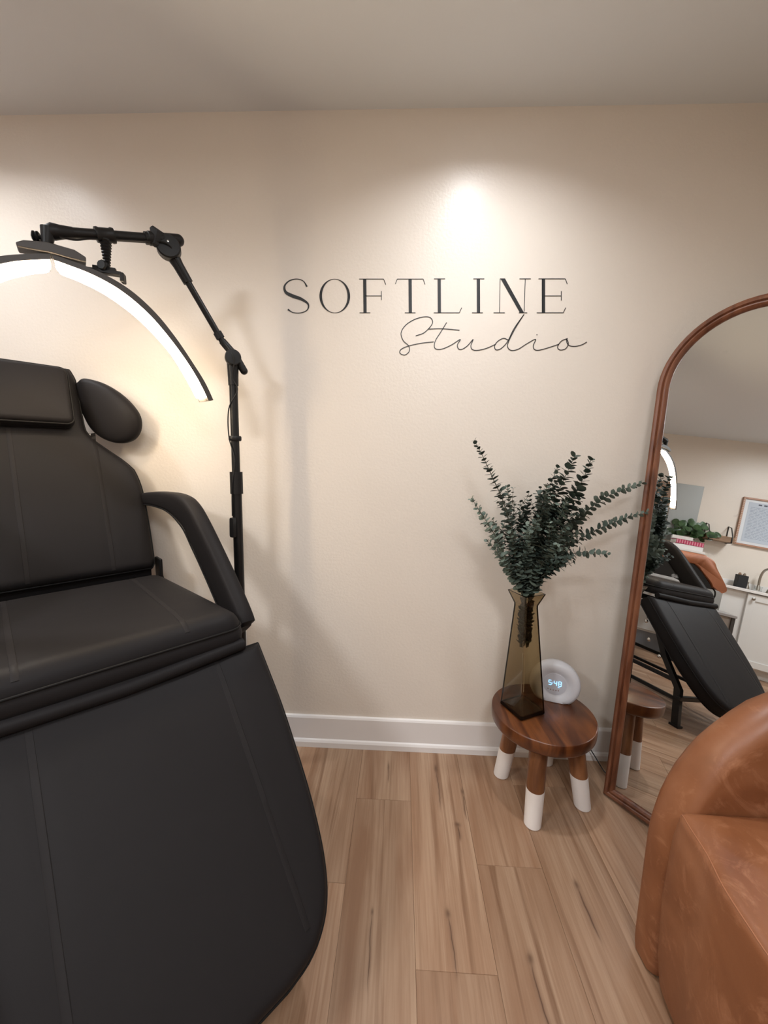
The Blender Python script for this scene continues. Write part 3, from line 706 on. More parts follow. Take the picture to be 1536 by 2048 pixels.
# ------------------------------------------------------------------ stool, vase, clock
SX, SY, SZ, SR = .518, -.188, .320, .172
stool = thing('stool', (SX, SY, 0), 'low round dark wooden stool with four white dipped legs', 'stool')
MB().lathe((SX, SY, SZ - .048), Z, [(0, 0), (SR - .014, 0), (SR - .005, .003), (SR - .001, .010), (SR, .026), (SR, .0445), (SR - .0015, .0470), (SR - .004, .048), (0, .048)], 96).build('seat', M['wood_seat'], stool, ang=50)
for fx, fy in ((.462, -.316), (.660, -.236), (.410, -.113), (.605, -.038)):
    ft = V((fx, fy, 0)); tp = V((SX + (fx - SX) * .68, SY + (fy - SY) * .68, SZ - .046)); d = (tp - ft)
    def leg_ring(f0, f1, r0, r1, n_=28):
        rr = []
        for f_, r_ in ((f0, r0), (f1, r1)):
            c_ = ft + d * f_; rr.append([c_ + V((math.cos(2 * PI * i / n_) * r_, math.sin(2 * PI * i / n_) * r_, 0)) for i in range(n_)])
        return rr
    lg = MB().ring_loft(leg_ring(.42, 1.0, .0288, .0298), True).build('leg', M['wood_leg'], stool)
    MB().ring_loft(leg_ring(.0, .012, .0245, .0268) + leg_ring(.012, .43, .0272, .0294), True).build('dipped_foot', M['white_paint'], lg)

# vase: square, widening downwards, pinched neck and flared mouth
VX, VY = .4475, -.184
vase = None
def vring(z, hw, rot, ox=0, oy=0, ch=.004):
    r_ = []
    for cx_, cy_ in ((1, 1), (-1, 1), (-1, -1), (1, -1)):
        # chamfered corner
        for q in ((cx_ * (hw), cy_ * (hw - ch)), (cx_ * (hw - ch), cy_ * (hw))) if cx_ * cy_ < 0 else ((cx_ * (hw - ch), cy_ * hw), (cx_ * hw, cy_ * (hw - ch))):
            r_.append(q)
    r_.sort(key=lambda p: math.atan2(p[1], p[0]))
    return [V((VX + ox + x * math.cos(rot) - y * math.sin(rot), VY + oy + x * math.sin(rot) + y * math.cos(rot), z)) for x, y in r_]
rv = R(26); g0 = SZ + .0008
lean = lambda z: (-(z - g0) * .030, 0)
def VR(z, hw): return vring(z, hw, rv, *lean(z))
rings = [VR(g0, .050), VR(g0 + .004, .054), VR(g0 + .375, .0290), VR(g0 + .385, .0290), VR(g0 + .427, .0445), VR(g0 + .4275, .0400), VR(g0 + .388, .0240), VR(g0 + .375, .0240), VR(g0 + .016, .0482), VR(g0 + .010, .043)]
vase = tag(MB().ring_loft(rings, True).build('vase', M['glass'], None, ang=20), 'tall square smoky olive glass vase flaring at the mouth, on the stool', 'vase')

# eucalyptus
M['stem'] = mat('eucalyptus_stem', (.085, .085, .06), .6)
def leafmat(name, a, b_):
    m_ = ramp_noise(mat(name, rough=.55, spec=.3), 30, [(.3, a), (.7, b_)], detail=2); return m_
LM = [leafmat('leaf_dark', (.020, .031, .025), (.056, .080, .064)), leafmat('leaf_mid', (.050, .074, .060), (.145, .180, .148)), leafmat('leaf_pale', (.08, .115, .095), (.20, .245, .20))]
STEMS = [
 ('tall lone stem reaching highest on the far left', 0, 0.95, [(0.397, -0.190, 0.842), (0.345, -0.200, 1.027), (0.296, -0.200, 1.131), (0.257, -0.190, 1.210), (0.235, -0.180, 1.250)]),
 ('pale stem leaning left below the tall one', 2, 0.90, [(0.369, -0.200, 0.844), (0.321, -0.210, 0.929), (0.271, -0.220, 1.003), (0.228, -0.230, 1.063)]),
 ('short lowest stem on the left side', 1, 0.85, [(0.377, -0.210, 0.813), (0.330, -0.230, 0.876), (0.277, -0.240, 0.937)]),
 ('thin upright stem beside the tall left one', 1, 0.85, [(0.399, -0.180, 0.856), (0.375, -0.160, 0.988), (0.361, -0.140, 1.101)]),
 ('short dark upright stem above the mouth', 0, 1.00, [(0.427, -0.170, 0.855), (0.430, -0.150, 0.954), (0.436, -0.130, 1.054)]),
 ('dark middle stem left of the highest right tips', 0, 1.00, [(0.444, -0.170, 0.890), (0.479, -0.150, 1.040), (0.528, -0.130, 1.171)]),
 ('left one of the two highest right tips', 0, 1.25, [(0.459, -0.190, 0.895), (0.507, -0.180, 1.061), (0.564, -0.170, 1.208)]),
 ('right one of the two highest right tips', 0, 1.25, [(0.465, -0.200, 0.880), (0.533, -0.200, 1.031), (0.585, -0.190, 1.129), (0.609, -0.190, 1.201)]),
 ('upper long stem reaching right to the mirror', 1, 0.98, [(0.489, -0.180, 0.859), (0.591, -0.150, 0.984), (0.697, -0.120, 1.068), (0.826, -0.100, 1.119)]),
 ('lower long stem crossing the mirror frame', 1, 0.88, [(0.499, -0.180, 0.842), (0.592, -0.160, 0.917), (0.704, -0.140, 0.977), (0.841, -0.120, 1.022)]),
 ('lowest stem reaching right', 1, 0.95, [(0.478, -0.200, 0.813), (0.538, -0.200, 0.874), (0.601, -0.200, 0.893), (0.683, -0.200, 0.890)]),
 ('bushy stem filling the middle', 1, 1.10, [(0.438, -0.200, 0.846), (0.453, -0.210, 0.998), (0.468, -0.210, 1.111)]),
 ('front stem leaning slightly right', 2, 1.10, [(0.455, -0.210, 0.849), (0.491, -0.220, 0.968), (0.530, -0.220, 1.066)]),
 ('rear stem leaning right near the wall', 1, 1.00, [(0.486, -0.170, 0.839), (0.571, -0.130, 0.919), (0.647, -0.100, 1.021)]),
 ('low front stem left of centre', 1, 1.05, [(0.416, -0.210, 0.831), (0.418, -0.225, 0.926), (0.430, -0.230, 1.001)]),
 ('low front stem right of centre', 2, 1.05, [(0.451, -0.215, 0.817), (0.487, -0.225, 0.895), (0.526, -0.230, 0.971)]),
 ('low front stem at the left edge', 1, 1.00, [(0.393, -0.210, 0.813), (0.378, -0.220, 0.883), (0.363, -0.225, 0.966)]),
 ('short drooping stem right of the mouth', 0, 1.00, [(0.464, -0.210, 0.798), (0.493, -0.220, 0.836), (0.544, -0.225, 0.876)]),
 ('rear dark stem left of centre', 0, 1.00, [(0.411, -0.170, 0.837), (0.413, -0.140, 0.952), (0.428, -0.120, 1.018)]),
 ('rear upright stem right of centre', 1, 1.00, [(0.460, -0.160, 0.853), (0.496, -0.120, 0.950), (0.526, -0.090, 1.035)]),
 ('pale stem rising to the right of the bunch', 2, 1.10, [(0.484, -0.200, 0.830), (0.535, -0.200, 0.916), (0.592, -0.190, 0.957)]),
 ('rear stem between the left ones and the bunch', 1, 0.95, [(0.373, -0.180, 0.821), (0.343, -0.160, 0.902), (0.327, -0.140, 0.967)]),
]
rs = random.Random(11)
def leaf(mb, base, d, nrm, r_, elong=1.0, cup=.15):
    d = d.normalized(); s_ = d.cross(nrm).normalized(); nrm = s_.cross(d).normalized(); n_ = 10
    ring = []
    for k_ in range(n_):
        a = 2 * PI * k_ / n_; x = (1 - math.cos(a)) * r_ * elong; y = math.sin(a) * r_ * (1 - .12 * math.cos(a))
        tip = max(0, -math.cos(a)) ** 6 * r_ * .22
        ring.append(base + d * (x + tip) + s_ * y + nrm * (abs(y) / r_) ** 2 * r_ * cup)
    cen = base + d * (r_ * elong)
    n0 = len(mb.v); mb.v += [tuple(cen)] + [tuple(p) for p in ring]
    mb.f += [(n0, n0 + 1 + i, n0 + 1 + (i + 1) % n_) for i in range(n_)]
for si, (desc, mi, size, pts) in enumerate(STEMS):
    jx, jy = rs.uniform(-.013, .013), rs.uniform(-.011, .011)
    start = V((.4385 + jx, -.184 + jy, .548 + rs.uniform(0, .02))); midp = V((.4365 + jx * .9, -.184 + jy * .9, .715))
    path = smoothpath([start, midp] + pts, 8)
    br = thing('eucalyptus_stem', tuple(start), 'eucalyptus: ' + desc, 'plant stem', 'eucalyptus stems in the vase')
    nP = len(path)
    MB().tube(path, [lerp(.0022, .0009, i / (nP - 1)) for i in range(nP)], 6).build('twig', M['stem'], br)
    mb = MB(); acc = 0; rot = rs.uniform(0, PI); total = sum((path[i + 1] - path[i]).length for i in range(nP - 1)); run = 0
    nxt = .012
    for i in range(nP - 1):
        a, b_ = path[i], path[i + 1]; seg_ = (b_ - a).length; tdir = (b_ - a).normalized()
        while run + seg_ >= nxt:
            p = a + tdir * (nxt - run); f = nxt / total; below = p.z < .75
            x = tdir.cross(V((.3, .2, .9))).normalized(); y = tdir.cross(x)
            rl = .0112 * size * (1.0 if f < .7 else lerp(1.0, .72, (f - .7) / .3)) * rs.uniform(.8, 1.2)
            if below: rl *= .62
            if f > .93: rl *= .8
            for q in (0, PI):
                an = rot + q + rs.uniform(-.25, .25); out_ = x * math.cos(an) + y * math.sin(an)
                up_ = .25 + (.9 if below else 0) + (.5 * max(0, f - .85) / .15)
                dd = (out_ + tdir * (up_ + rs.uniform(-.25, .35)))
                leaf(mb, p + out_ * .001, dd, (tdir + out_ * -.4 + V((rs.uniform(-.4, .4), rs.uniform(-.4, .4), rs.uniform(-.3, .3)))), rl, 1.0 if size > .8 else .9)
            rot += PI / 2 + rs.uniform(-.3, .3)
            nxt += (.0098 if not below else .012) * rs.uniform(.85, 1.2) * (1 if size > .8 else .9)
        run += seg_
    # side twiglets thicken the middle of the bunch
    ntw = 0 if si in (0, 1, 2, 8, 9, 10) else 8
    tw = MB()
    for j in range(ntw):
        i0 = int(nP * rs.uniform(.42, .78)); p0 = path[i0]; td = (path[i0 + 1] - path[i0]).normalized()
        dd = (td + V((rs.uniform(-.8, .8), rs.uniform(-.5, .3), rs.uniform(-.1, .5)))).normalized(); Lq = rs.uniform(.06, .11)
        tw.tube([p0, p0 + dd * Lq * .5 + V((0, 0, .004)), p0 + dd * Lq], .0007, 5)
        x = dd.cross(V((.3, .2, .9))).normalized(); y = dd.cross(x); rr = rs.uniform(0, PI)
        for q in range(7):
            pp = p0 + dd * Lq * (q + 1) / 7
            for e_ in (0, PI):
                o_ = x * math.cos(rr + e_) + y * math.sin(rr + e_)
                leaf(mb, pp, o_ + dd * .4, dd + V((rs.uniform(-.4, .4), rs.uniform(-.4, .4), 0)), .0088 * size * rs.uniform(.7, 1.15) * (1 - .35 * q / 7))
            rr += PI / 2
    if ntw: tw.build('twiglets', M['stem'], br)
    mb.build('leaves', LM[mi], br, ang=180)

# wake-up clock
CC = V((.580, -.122, SZ + .0640)); cn = V((-.30, -.94, .06)).normalized(); cxx = cn.cross(Z).normalized() * -1; cyy = cn.cross(cxx) * 1
if cyy.z < 0: cyy = -cyy
if cxx.x < 0: cxx = -cxx
clock = thing('alarm_clock', (CC.x, CC.y, SZ), 'round white wake up light clock showing 5:48 behind the vase', 'alarm clock')
mb = MB().lathe(CC, cn, [(.0, .0035), (.040, .0035), (.0425, .004), (.047, .0065), (.060, .0135), (.072, .0125), (.082, .006), (.0865, -.006), (.084, -.022), (.070, -.034), (.04, -.040), (.0, -.041)], 64)
mb.v = [(x, y, max(z, SZ + .0012)) for x, y, z in mb.v]
mb.build('body', M['clock_body'], clock, ang=60)
MB().lathe(CC + cn * .0030, cn, [(0, 0), (.0395, 0), (.0395, .0014), (0, .0016)], 48).build('display', M['clock_face'], clock)
def seg7(cx_, w_, h_, segs, th=.0017):
    P = {'a': ((-w_, h_), (w_, h_)), 'g': ((-w_, 0), (w_, 0)), 'd': ((-w_, -h_), (w_, -h_)), 'f': ((-w_, 0), (-w_, h_)), 'e': ((-w_, -h_), (-w_, 0)), 'b': ((w_, 0), (w_, h_)), 'c': ((w_, -h_), (w_, 0))}
    mb = MB()
    for s_ in segs:
        (x0, y0), (x1, y1) = P[s_]; p0 = CC + cn * .0052 + cxx * (cx_ + x0) + cyy * (y0 + .004); p1 = CC + cn * .0052 + cxx * (cx_ + x1) + cyy * (y1 + .004); d = (p1 - p0)
        L_ = d.length; d.normalize(); mb.box((p0 + p1) / 2, (L_ - .0006, th, .0008), (d, cn.cross(d), cn))
    return mb
seg7(-.0165, .0045, .0085, 'afgcd').build('digit', M['digit'], clock, smooth=False)
seg7(.0015, .0043, .0085, 'fgbc').build('digit', M['digit'], clock, smooth=False)
seg7(.0165, .0045, .0085, 'abcdefg').build('digit', M['digit'], clock, smooth=False)
MB().box(CC + cn * .0052 + cxx * -.0078 + cyy * .006, (.0016, .0016, .0008), (cxx, cyy, cn)).box(CC + cn * .0052 + cxx * -.0078 + cyy * .001, (.0016, .0016, .0008), (cxx, cyy, cn)).build('colon', M['digit'], clock, smooth=False)
MB().box(CC + cn * .0052 + cxx * .0135 + cyy * -.0095, (.006, .0012, .0008), (cxx, cyy, cn)).build('indicator', M['digit'], clock, smooth=False)
for q, x_ in enumerate((-.022, -.013, -.004, .005, .013)):
    MB().lathe(CC + cn * .0046 + cxx * x_ + cyy * (-.0185 - .004 * math.cos(x_ * 60)), cn, [(0, 0), (.0022, 0), (.0022, .0006), (0, .0006)], 10).build('touch_icon', M['icon'], clock)
tag(MB().tube(smoothpath([(.600, -.072, SZ + .012), (.645, -.040, SZ - .01), (.668, -.024, .26), (.700, -.024, .16), (.745, -.026, .095), (.773, -.030, .065), (.787, -.045, .046), (.800, -.070, .024), (.812, -.100, .012), (.85, -.11, .004), (.92, -.09, .004), (1.0, -.06, .004)]), .0022, 8).build('power_cord', M['black_plastic']), 'thin black cord running from behind the stool to the mirror', 'cord')

# ------------------------------------------------------------------ leaning arched mirror
MO = V((.76909, -.17165, .0016)); MD = V((.56599, -.82392, .02857)); MU = V((.07813, .08810, .99304)); MN = V((-.82070, -.55982, .11424))
MW, MS = .471, 1.440; MR = MW / 2
def mp_(a, b_, h_): return MO + MD * a + MU * b_ + MN * h_
mir = thing('standing_mirror', tuple(MO + MD * .235), 'tall arched floor mirror in a brown wooden frame leaning in the corner', 'mirror')
outline = [((0, 0), (1, 1)), ((0, .3), (1, 0)), ((0, .8), (1, 0)), ((0, 1.2), (1, 0))]
for i in range(33):
    a = PI - PI * i / 32; outline.append(((MR + MR * math.cos(a), MS + MR * math.sin(a)), (-math.cos(a), -math.sin(a))))
outline += [((MW, 1.2), (-1, 0)), ((MW, .8), (-1, 0)), ((MW, .3), (-1, 0)), ((MW, 0), (-1, 1))]
prof = [(0, -.014), (0, .012), (.003, .018), (.009, .021), (.015, .019), (.0185, .013), (.021, .0165), (.025, .0175), (.029, .015), (.0325, .010), (.034, .005), (.034, -.014)]
rings = [[mp_(p[0] + q[0] * i_, p[1] + q[1] * i_, h_) for i_, h_ in prof] for p, q in outline]
MB().ring_loft(rings, False, closed=True).build('frame', M['wood_frame'], mir, ang=35)
gl = [(p[0] + q[0] * .030, p[1] + q[1] * .030) for p, q in outline]
MB().ring_loft([[mp_(a, b_, h_) for a, b_ in gl] for h_ in (.002, .0045)], True).build('glass', M['mirror'], mir, smooth=False)
gl2 = [(p[0] + q[0] * .006, p[1] + q[1] * .006) for p, q in outline]
MB().ring_loft([[mp_(a, b_, h_) for a, b_ in gl2] for h_ in (-.013, -.006)], True).build('backing_board', M['black_matte'], mir, smooth=False)

# ------------------------------------------------------------------ tan barrel armchair
ch = thing('armchair', (.90, -.97, 0), 'tan leather barrel armchair in the right foreground before the mirror', 'armchair')
plan = smoothpath([(.606, -.662, 0), (.72, -.657, 0), (.90, -.660, 0), (1.04, -.690, 0), (1.15, -.77, 0), (1.205, -.90, 0), (1.205, -1.05, 0), (1.15, -1.18, 0), (1.04, -1.26, 0), (.90, -1.295, 0), (.72, -1.30, 0), (.612, -1.295, 0)], 7)
lens_ = [0]
for a, b_ in zip(plan, plan[1:]): lens_.append(lens_[-1] + (b_ - a).length)
TL = lens_[-1]
ht = [(0, .26), (.006, .33), (.016, .39), (.035, .46), (.065, .53), (.10, .585), (.14, .63), (.19, .672), (.26, .71), (.36, .745), (.5, .77), (.8, .78)]
tk = [(0, .050), (.006, .072), (.016, .088), (.035, .098), (.08, .102), (.8, .105)]
# denser stations near the two ends
stn = sorted(set([0, .004, .009, .015, .022, .032, .045, .06, .08, .1, .125, .155, .19] + [TL - q for q in (0, .004, .009, .015, .022, .032, .045, .06, .08, .1, .125, .155, .19)] + [.19 + (TL - .38) * i / 40 for i in range(41)]))
def plan_at(l_):
    for i in range(len(lens_) - 1):
        if l_ <= lens_[i + 1] + 1e-9:
            t_ = (l_ - lens_[i]) / (lens_[i + 1] - lens_[i]); return plan[i].lerp(plan[i + 1], t_), (plan[i + 1] - plan[i]).normalized()
    return plan[-1], (plan[-1] - plan[-2]).normalized()
rings = []
for l_ in stn:
    p, d = plan_at(l_); e_ = min(l_, TL - l_); h_ = interp(e_, ht); w_ = interp(e_, tk) / 2; nn = V((-d.y, d.x, 0)); ring = []
    for (a_, z_) in ((-.80, .02), (-.98, .10), (-1.0, .25), (-1.0, .5), (-.99, .75), (-.96, .88)): ring.append((a_, z_ * (h_ - w_)))
    for k_ in range(9):
        an = PI - PI * k_ / 8; ring.append((math.cos(an) * .97, h_ - w_ + math.sin(an) * w_))
    for (a_, z_) in ((.96, .88), (.99, .75), (1.0, .5), (1.0, .25), (.98, .10), (.80, .02)): ring.append((a_, z_ * (h_ - w_)))
    rings.append([p + nn * a_ * w_ + Z * max(z_, .006) for a_, z_ in ring])
MB().ring_loft(rings, True).build('shell', M['tan'], ch, ang=60)
fx_ = [(0, .616), (.03, .608), (.09, .600), (.16, .582), (.21, .576), (.26, .572), (.36, .572), (.46, .590), (.54, .630)]
so, ssurf = pad((0, -.702, .446), (0, -1, 0), (1, 0, 0), Z, .545, lambda s: cubic(s, fx_) + c_end(s, .545, .012), lambda s: 1.165 - c_end(s, .545, .05), .430, .016, M['tan'], 'seat', ch, dome=.014, piping=False, bulge=.012, n=60, m_=44)
MB().tube([ssurf(lerp(.006, .54, i / 40), cubic(lerp(.006, .54, i / 40), fx_) + .006, .0005) for i in range(41)], .0012, 8).build('seam', M['tan_seam'], so)
MB().prism([(.66, -.74), (1.10, -.74), (1.10, -1.22), (.66, -1.22)], (0, 0, 0), (1, 0, 0), (0, 1, 0), Z, .001, .03).build('plinth', M['black_matte'], ch)

# ------------------------------------------------------------------ what the mirror shows: sink wall on the left
M['cabinet'] = mat('cabinet_white', (.74, .74, .72), .4)
M['counter'] = bump(mat('white_countertop', (.80, .79, .77), .25), 20, .02)
cab = thing('sink_cabinet', (-2.59, -1.85, 0), 'white sink cabinet with shaker doors and round knobs', 'cabinet')
MB().bb((XL + .003, -2.45, .085), (-2.375, -1.44, .785)).bb((XL + .003, -2.45, .0), (-2.43, -1.44, .086)).build('body', M['cabinet'], cab, bevel=.002)
def shaker(y0, y1, nm):
    d = MB().bb((-2.374, y0, .10), (-2.357, y1, .775)).build('door', M['cabinet'], cab, bevel=.0015)
    f_ = MB()
    for lo, hi in (((y0, .10), (y0 + .06, .775)), ((y1 - .06, .10), (y1, .775)), ((y0 + .06, .715), (y1 - .06, .775)), ((y0 + .06, .10), (y1 - .06, .16))):
        f_.bb((-2.358, lo[0], lo[1]), (-2.349, hi[0], hi[1]))
    f_.build('door_frame', M['cabinet'], d, bevel=.001)
    MB().lathe((-2.349, y1 - .038, .734), (1, 0, 0), [(0, 0), (.006, 0), (.006, .012), (.014, .016), (.014, .022), (.009, .026), (0, .027)], 20).build('knob', M['nickel'], d)
shaker(-2.03, -1.622, 'a'); shaker(-2.44, -2.036, 'b')
ct = tag(MB().bb((XL + .003, -2.47, .787), (-2.335, -1.42, .812)).bb((XL + .003, -2.47, .813), (XL + .018, -1.42, .872)).build('countertop', M['counter'], bevel=.002), 'white countertop with low backsplash over the sink cabinet', 'countertop')
fa = thing('faucet', (-2.735, -1.83, .812), 'brushed nickel gooseneck faucet with two lever handles', 'faucet')
MB().lathe((-2.735, -1.83, .813), Z, [(0, 0), (.028, 0), (.026, .02), (.014, .05), (.012, .06), (0, .06)], 24).build('base', M['nickel'], fa)
MB().tube(smoothpath([(-2.735, -1.83, .86), (-2.735, -1.83, .96), (-2.72, -1.845, 1.03), (-2.675, -1.87, 1.055), (-2.63, -1.895, 1.03), (-2.615, -1.905, .985)]), .0105, 14).build('spout', M['nickel'], fa)
for dy in (-.09, .09):
    h_ = MB().lathe((-2.735, -1.83 + dy, .813), Z, [(0, 0), (.024, 0), (.021, .02), (.011, .045), (.013, .07), (0, .075)], 20).build('handle', M['nickel'], fa)
    MB().tube([(-2.735, -1.83 + dy, .882), (-2.72, -1.83 + dy * 1.45, .892), (-2.705, -1.83 + dy * 1.85, .886)], [.007, .006, .005], 10).build('lever', M['nickel'], h_)
bh = thing('soap_holder', (-2.70, -1.68, .812), 'black square holder with two small soap bottles beside the faucet', 'soap holder')
MB().bb((-2.75, -1.715, .8135), (-2.66, -1.635, .940)).build('holder', M['black_matte'], bh, bevel=.003)
for q, y_ in enumerate((-1.655, -1.692)):
    bo = MB().lathe((-2.705, y_, .941), Z, [(0, 0), (.014, 0), (.014, .010), (.008, .014), (.008, .022), (0, .022)], 16).build('bottle_cap', M['wood_light'] if q == 0 else M['nickel'], bh)
tag(MB().lathe((-2.60, -1.78, .813), Z, [(0, 0), (.026, 0), (.030, .004), (.032, .05), (.030, .05), (.026, .008), (0, .006)], 24).build('glass_cup', M['clear']), 'small clear glass cup on the countertop by the faucet', 'cup')
tag(MB().box((-2.70, -1.50, .826), (.14, .05, .020), (V((.95, .3, 0)).normalized(), V((-.3, .95, 0)).normalized(), Z)).build('tissue_box', M['vinyl_white'], bevel=.003), 'small white box at the near end of the countertop', 'box')
# framed certificate
fr = thing('framed_certificate', (XL + .01, -1.84, 1.25), 'framed printed certificate in a thin wooden frame above the sink', 'picture frame')
y0, y1, z0, z1 = -2.16, -1.585, 1.25, 1.758
f_ = MB(); fw_ = .018
for lo, hi in (((y0, z0), (y1, z0 + fw_)), ((y0, z1 - fw_), (y1, z1)), ((y0, z0 + fw_), (y0 + fw_, z1 - fw_)), ((y1 - fw_, z0 + fw_), (y1, z1 - fw_))): f_.bb((XL + .002, lo[0], lo[1]), (XL + .026, hi[0], hi[1]))
M['bead'] = mat('frame_copper', (.42, .23, .15), .4)
f_.build('frame', M['bead'], fr, bevel=.002)
bd = MB()
for i in range(26): bd.bb((XL + .022, y1 - fw_ - .001, z0 + .02 + i * .0184), (XL + .030, y1 - .001, z0 + .028 + i * .0184))
bd.build('beading', mat('frame_light_beads', (.6, .45, .36), .5), fr)
MB().bb((XL + .004, y0 + fw_, z0 + fw_), (XL + .012, y1 - fw_, z1 - fw_)).build('mat_board', mat('mat_white', (.72, .76, .80), .5), fr, smooth=False)
MB().bb((XL + .0125, y0 + .055, z0 + .045), (XL + .0135, y1 - .055, z1 - .045)).build('paper', mat('paper_blue_grey', (.50, .56, .64), .6), fr, smooth=False)
# printed lines read as text lines
tx = MB(); rr = random.Random(5)
for i in range(22):
    z_ = z1 - .10 - i * .0155; ya = y1 - .075; yb = y0 + .075 + rr.uniform(0, .12)
    while ya > yb:
        w_ = rr.uniform(.015, .045); tx.bb((XL + .0136, ya - w_, z_), (XL + .0140, ya, z_ + .0035)); ya -= w_ + .007
tx.build('printed_text', mat('print_ink', (.25, .29, .36), .6), fr, smooth=False)
tx2 = MB()
for i in range(7): tx2.bb((XL + .0136, -1.72 - i * .045 - .028, z1 - .072), (XL + .0140, -1.72 - i * .045, z1 - .058))
tx2.build('printed_heading', mat('print_ink_dark', (.08, .09, .12), .6), fr, smooth=False)
# wall shelf
sh = thing('wall_shelf', (XL + .08, -1.43, 1.25), 'small wooden wall shelf on two black triangle brackets', 'shelf')
MB().bb((XL + .002, -1.545, 1.243), (XL + .155, -1.300, 1.262)).build('board', M['wood_light'], sh, bevel=.002)
MB().bb((XL + .135, -1.545, 1.262), (XL + .155, -1.300, 1.300)).build('front_lip', M['wood_light'], sh, bevel=.002)
for y_ in (-1.520, -1.325):
    MB().tube([(XL + .006, y_, 1.238), (XL + .160, y_, 1.238), (XL + .160, y_, 1.300), (XL + .085, y_, 1.400), (XL + .006, y_, 1.420), (XL + .006, y_, 1.238)], .005, 8).build('bracket', M['black_metal'], sh)
# frameless mirror panel on that wall
tag(MB().bb((XL + .002, -1.235, 1.16), (XL + .012, -.965, 1.803)).build('grey_panel', mat('grey_panel', (.36, .38, .375), .35, .2), bevel=.001), 'tall frameless grey rectangular panel on the wall behind the plant', 'wall panel')
pn = thing('canvas_panel', (XL + .01, -.86, 1.2), 'narrow brown canvas panel on the wall beside the frameless grey panel', 'wall art')
MB().bb((XL + .002, -.950, 1.18), (XL + .022, -.780, 1.80)).build('canvas', mat('canvas_brown', (.30, .20, .14), .7), pn, bevel=.002)
tag(MB().bb((XL + .10, -.93, 1.0805), (XL + .106, -.80, 1.50)).build('acrylic_stand', mat('pale_blue_board', (.55, .68, .78), .35), bevel=.001), 'pale blue upright board standing on the white side cabinet', 'board')
# white side cabinet carrying the plant and books
dr = thing('side_cabinet', (-2.62, -.90, 0), 'tall white side cabinet with grey base behind both treatment chairs', 'cabinet')
MB().bb((XL + .003, -1.24, .16), (-2.42, -.56, 1.058)).build('body', M['cabinet'], dr, bevel=.003)
MB().bb((XL + .003, -1.25, 1.058), (-2.41, -.55, 1.080)).build('top', M['counter'], dr, bevel=.003)
MB().bb((XL + .003, -1.23, 0), (-2.43, -.57, .16)).build('base', mat('grey_base', (.22, .23, .25), .5), dr, bevel=.003)
for i in range(3):
    d = MB().bb((-2.419, -1.225, .18 + i * .28), (-2.405, -.575, .445 + i * .28)).build('drawer', M['cabinet'], dr, bevel=.002)
    MB().lathe((-2.405, -.90, .31 + i * .28), (1, 0, 0), [(0, 0), (.005, 0), (.005, .012), (.013, .016), (.010, .024), (0, .025)], 16).build('knob', M['nickel'], d)
bk = [('thick white book at the bottom of the stack by the plant', (.75, .74, .73), .045, (.25, .19), 3), ('magenta striped book in the middle of the stack by the plant', (.42, .035, .10), .045, (.24, .18), -4), ]
zz = 1.0805
for nm, c_, hh, (ly, lx), ro in bk:
    b_t = thing('book', (-2.57, -1.12, zz), nm, 'book', 'stacked books on the side cabinet')
    ax = (V((math.cos(R(ro)), math.sin(R(ro)), 0)), V((-math.sin(R(ro)), math.cos(R(ro)), 0)), Z); cc_ = V((-2.56, -1.12, zz + hh / 2))
    cv = mat('book_cover', c_, .45)
    MB().box(cc_ + Z * (hh / 2 - .002), (lx, ly, .004), ax).box(cc_ - Z * (hh / 2 - .002), (lx, ly, .004), ax).box(cc_ + ax[0] * (lx / 2 - .002), (.004, ly, hh), ax).build('cover', cv, b_t, bevel=.001)
    MB().box(cc_ - ax[0] * .004, (lx - .012, ly - .01, hh - .009), ax).build('pages', mat('book_pages', (.78, .75, .70), .8), b_t)
    if 'magenta' in nm:
        s_ = MB()
        for i in range(11): s_.box(cc_ + ax[0] * (lx / 2 + .0005) + ax[1] * (-.11 + i * .022), (.001, .008, hh * .8), ax)
        s_.build('spine_stripe', mat('stripe_pink', (.70, .30, .36), .5), b_t)
    zz += hh + .0006
tb = thing('book', (-2.56, -1.0, zz), 'white book with black capital letters on top of the stack', 'book', 'stacked books on the side cabinet')
MB().box((-2.56, -1.07, zz + .017), (.17, .17, .034), (V((.98, .17, 0)).normalized(), V((-.17, .98, 0)).normalized(), Z)).build('cover', M['vinyl_white'], tb, bevel=.001)
lt_ = MB()
for i in range(8): lt_.box((-2.4735 + (i - 3.5) * -.0033, -1.085 + (i - 3.5) * .0185, zz + .017), (.0012, .011, .016), (V((.98, .17, 0)).normalized(), V((-.17, .98, 0)).normalized(), Z))
lt_.build('spine_letters', M['decal'], tb, smooth=False)
# potted plant
pt = thing('potted_plant', (-2.60, -1.16, 1.0805), 'leafy green monstera in a pale pink pot beside the stacked books', 'potted plant')
pc = V((-2.735, -1.175, 1.081))
MB().lathe(pc, Z, [(0, 0), (.034, 0), (.040, .006), (.050, .150), (.048, .154), (.044, .148), (.036, .10), (0, .10)], 28).build('pot', mat('pink_pot', (.62, .52, .48), .6), pt)
pm_ = MB(); ps_ = MB(); rr = random.Random(4)
for i in range(60):
    a = rr.uniform(0, 2 * PI); el = rr.uniform(.35, 1.45); Lq = rr.uniform(.09, .20)
    if math.cos(a) * Lq * math.cos(el) < -.09: a += PI
    d = V((math.cos(a) * math.cos(el), math.sin(a) * math.cos(el) * 1.3, math.sin(el) * 1.05)); p0 = pc + Z * .14; p1 = p0 + d * Lq
    ps_.tube([p0, p0 + d * Lq * .5 + Z * .01, p1], .0016, 5)
    leaf(pm_, p1, V((d.x, d.y, -.9)), Z * .6 + V((.8, 0, 0)) + V((rr.uniform(-.4, .4), rr.uniform(-.4, .4), 0)), rr.uniform(.026, .040), 1.05, -.2)
ps_.build('stems', mat('plant_stem', (.06, .12, .04), .6), pt)
